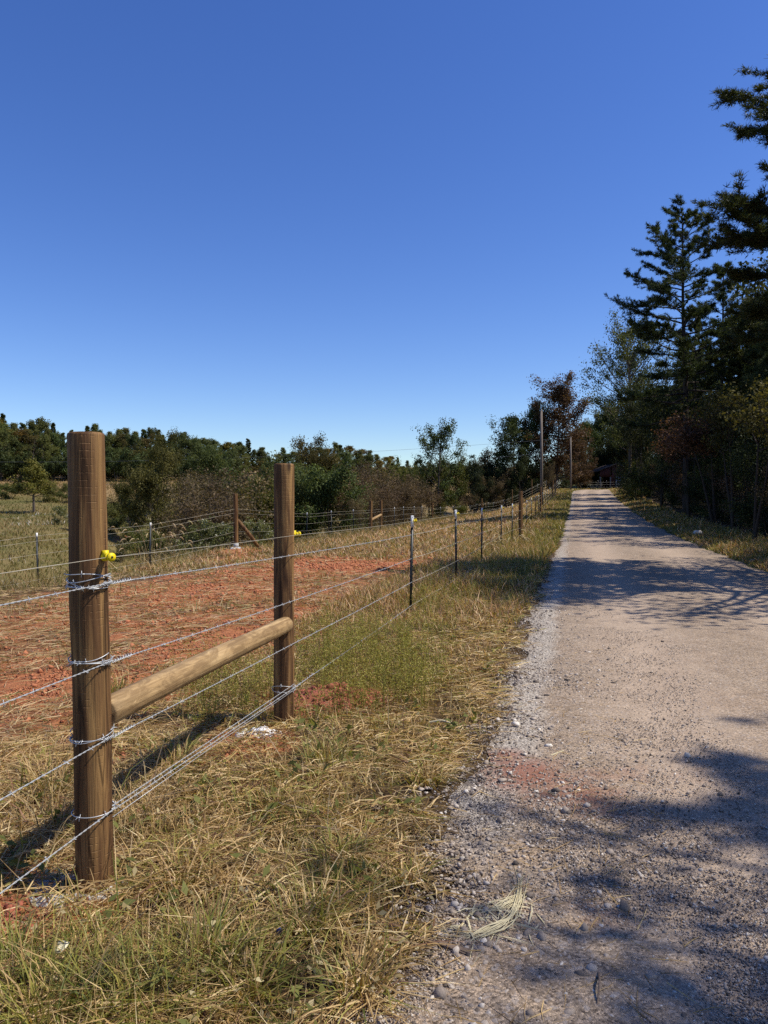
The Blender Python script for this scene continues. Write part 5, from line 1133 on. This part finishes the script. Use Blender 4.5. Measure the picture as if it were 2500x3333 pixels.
# yellow-green airy weeds by the first steel post
G5 = Grass(); n = 0
cx = []; cy = []
for _ in range(420):
    px, py = RNG.normal(1190, 200), RNG.uniform(2030, 2340)
    if 935 < px < 1500 and (((px-1190)/300)**2+((py-2190)/135)**2) < RNG.uniform(.1, 1.9)*(.3+1.4*float(fbm(np.array([px/100.]), np.array([py/60.]), 1.0, 77)[0])):
        d = FPX*CAMH/(py-1620); cx.append(atg(px, d)); cy.append(d)
for _ in range(70):
    px, py = RNG.uniform(560, 900), RNG.uniform(2180, 2370); d = FPX*CAMH/(py-1620); cx.append(atg(px, d)); cy.append(d)
for _ in range(300):
    d = RNG.uniform(8, 30); cx.append((-2.0+RNG.normal(0, .45)+d*RS)/RC); cy.append(d)
P5, D5, H5 = [], [], []
for a, b in zip(cx, cy):
    m_ = RNG.integers(4, 10); sc_ = RNG.uniform(.4, 1.35)*.42; P5.append(np.stack([a+RNG.normal(0, .035, m_), b+RNG.normal(0, .035, m_), np.full(m_, h1(a, b))], 1)); H5.append(sc_*RNG.uniform(.6, 1.1, m_))
P5 = np.vstack(P5); H5 = np.concatenate(H5); az = RNG.uniform(0, 6.28, len(P5)); ln = RNG.uniform(.05, .4, len(P5))
G5.add(upright(P5, H5, np.full(len(P5), .0035), ln, RNG.uniform(0, .35, len(P5)), .3, az))
rep = 13; t = RNG.uniform(.4, 1.0, (len(P5), rep)); ti_ = np.repeat(np.arange(len(P5)), rep); t = t.ravel()
dirv = np.stack([np.cos(az), np.sin(az), 0*az], 1)[ti_]; C = P5[ti_]+np.array([0, 0, 1.])*(H5[ti_]*(t-.1*t*t))[:, None]+dirv*(H5[ti_]*ln[ti_]*(.35*t+t*t))[:, None]+RNG.normal(0, .018, (len(ti_), 3))
V, Q = cards(C, .019, np.random.default_rng(5), aspect=.30)
o = G5.build('yellow_green_weeds', M['weed'], 'stems of the fine yellow-green weeds', 'weeds')
o2 = mk('weed_sprays', V, [Q], M['weed'], o, np.repeat(np.clip(RNG.normal(.52, .2, len(C))+np.repeat(RNG.normal(0, .16, len(P5)), rep), 0, 1), 4)); tag(o2, kind='stuff')
o['label'] = 'fine yellow-green weeds beyond the second brace post'
# foxtail plumes (nodding), two clumps
def plume_clump(name, cx_, cy_, n, r, h, label, ln=.16, pw=.022):
    e = empty(name, (cx_, cy_, h1(cx_, cy_)), label, 'grass clump'); g = Grass()
    a = RNG.uniform(0, 6.28, n*9); rr = r*RNG.uniform(0, 1, n*9)**.6; b = upright(np.stack([rr*np.cos(a), rr*np.sin(a), 0*a], 1), h*RNG.uniform(.3, .8, n*9), RNG.uniform(.006, .012, n*9)*(.5+cy_/24), RNG.uniform(.2, 1.1, n*9), np.clip(RNG.normal(.62, .16, n*9), .3, .9), .6)
    mk('blades', b[0], [b[1], b[2]], M['grass'], e, b[3])
    for _ in range(n):
        mbp = MB(); az_ = RNG.uniform(0, 6.28); q = r*.8*RNG.uniform(0, 1)**.6; p = np.array([q*math.cos(az_), q*math.sin(az_), 0]); az_ += RNG.normal(0, .5); hs = h*RNG.uniform(.55, 1.15); d = np.array([math.cos(az_), math.sin(az_), 0])
        t = np.linspace(0, 1, 8)[:, None]; st_ = p+np.array([0, 0, 1])*hs*(t-.12*t**3)+d*hs*.28*t**2; mbp.tube(st_, .003*(.5+cy_/24), 3, False, .2)
        t = np.linspace(0, 1, 9)[:, None]; pl = st_[-1]+d*ln*(t*.9)+np.array([0, 0, 1])*ln*(.55*t-1.05*t**2); w = pw*np.sin(np.pi*np.clip(t[:, 0]*.86+.1, 0, 1))**.6*(.5+.5*cy_/24)
        mbp.tube(pl, w*.5, 6, True, .6)
        for q_ in range(26):
            i_ = RNG.integers(0, 8); v_ = RNG.normal(0, 1, 3); v_ /= np.linalg.norm(v_); p0 = pl[i_]; s_ = np.cross(v_, d)*.0016*(.5+cy_/24); mbp.add([p0-s_, p0+s_, p0+v_*pw*1.0], None, [[0, 1, 2]], .9)
        mbp.build('seed_plume', M['plume'], e)
    return e
plume_clump('foxtail_clump', atg(490, 25.5), 25.5, 34, 1.3, 1.75, 'clump of tall tan nodding foxtail plumes beyond the rear fence wires', .22, .042)
plume_clump('foxtail_clump', atg(1660, 22.5), 22.5, 24, .75, .62, 'golden drooping foxtail grass leaning from the fence onto the verge', .26, .04)
plume_clump('foxtail_clump', atg(1600, 20.5), 20.5, 12, .5, .5, 'shorter golden foxtail grass left of the drooping clump', .22, .036)
# white-flowered weeds by the corner post
for k, (px, d, s) in enumerate([(650, 29, 1.1), (700, 31, 1.0), (610, 33, 1.0), (560, 40, 1.1), (850, 30, .8), (300, 70, 1.2), (200, 74, 1.2), (240, 71, 1.1), (440, 78, 1.3), (400, 66, 1.2)]):
    f = broadleaf('wflow', 181, 1.3, .75, .25, 26, 6, 3600, .075, .16, 'white', stems=6, bark='bark')
    x = atg(px, d); plant('flowering_weed', f, x, d, s, f"bushy weed with whitish flower heads, {('left of the corner post', 'at the corner post', 'behind the left weed', 'near the foxtail plumes', 'right of the corner post strut', 'on the hillside right', 'on the hillside near the lone tree', 'on the hillside middle', 'in the gully right of the post', 'low in the gully')[k]}", 'weed', 'white-flowered weeds')
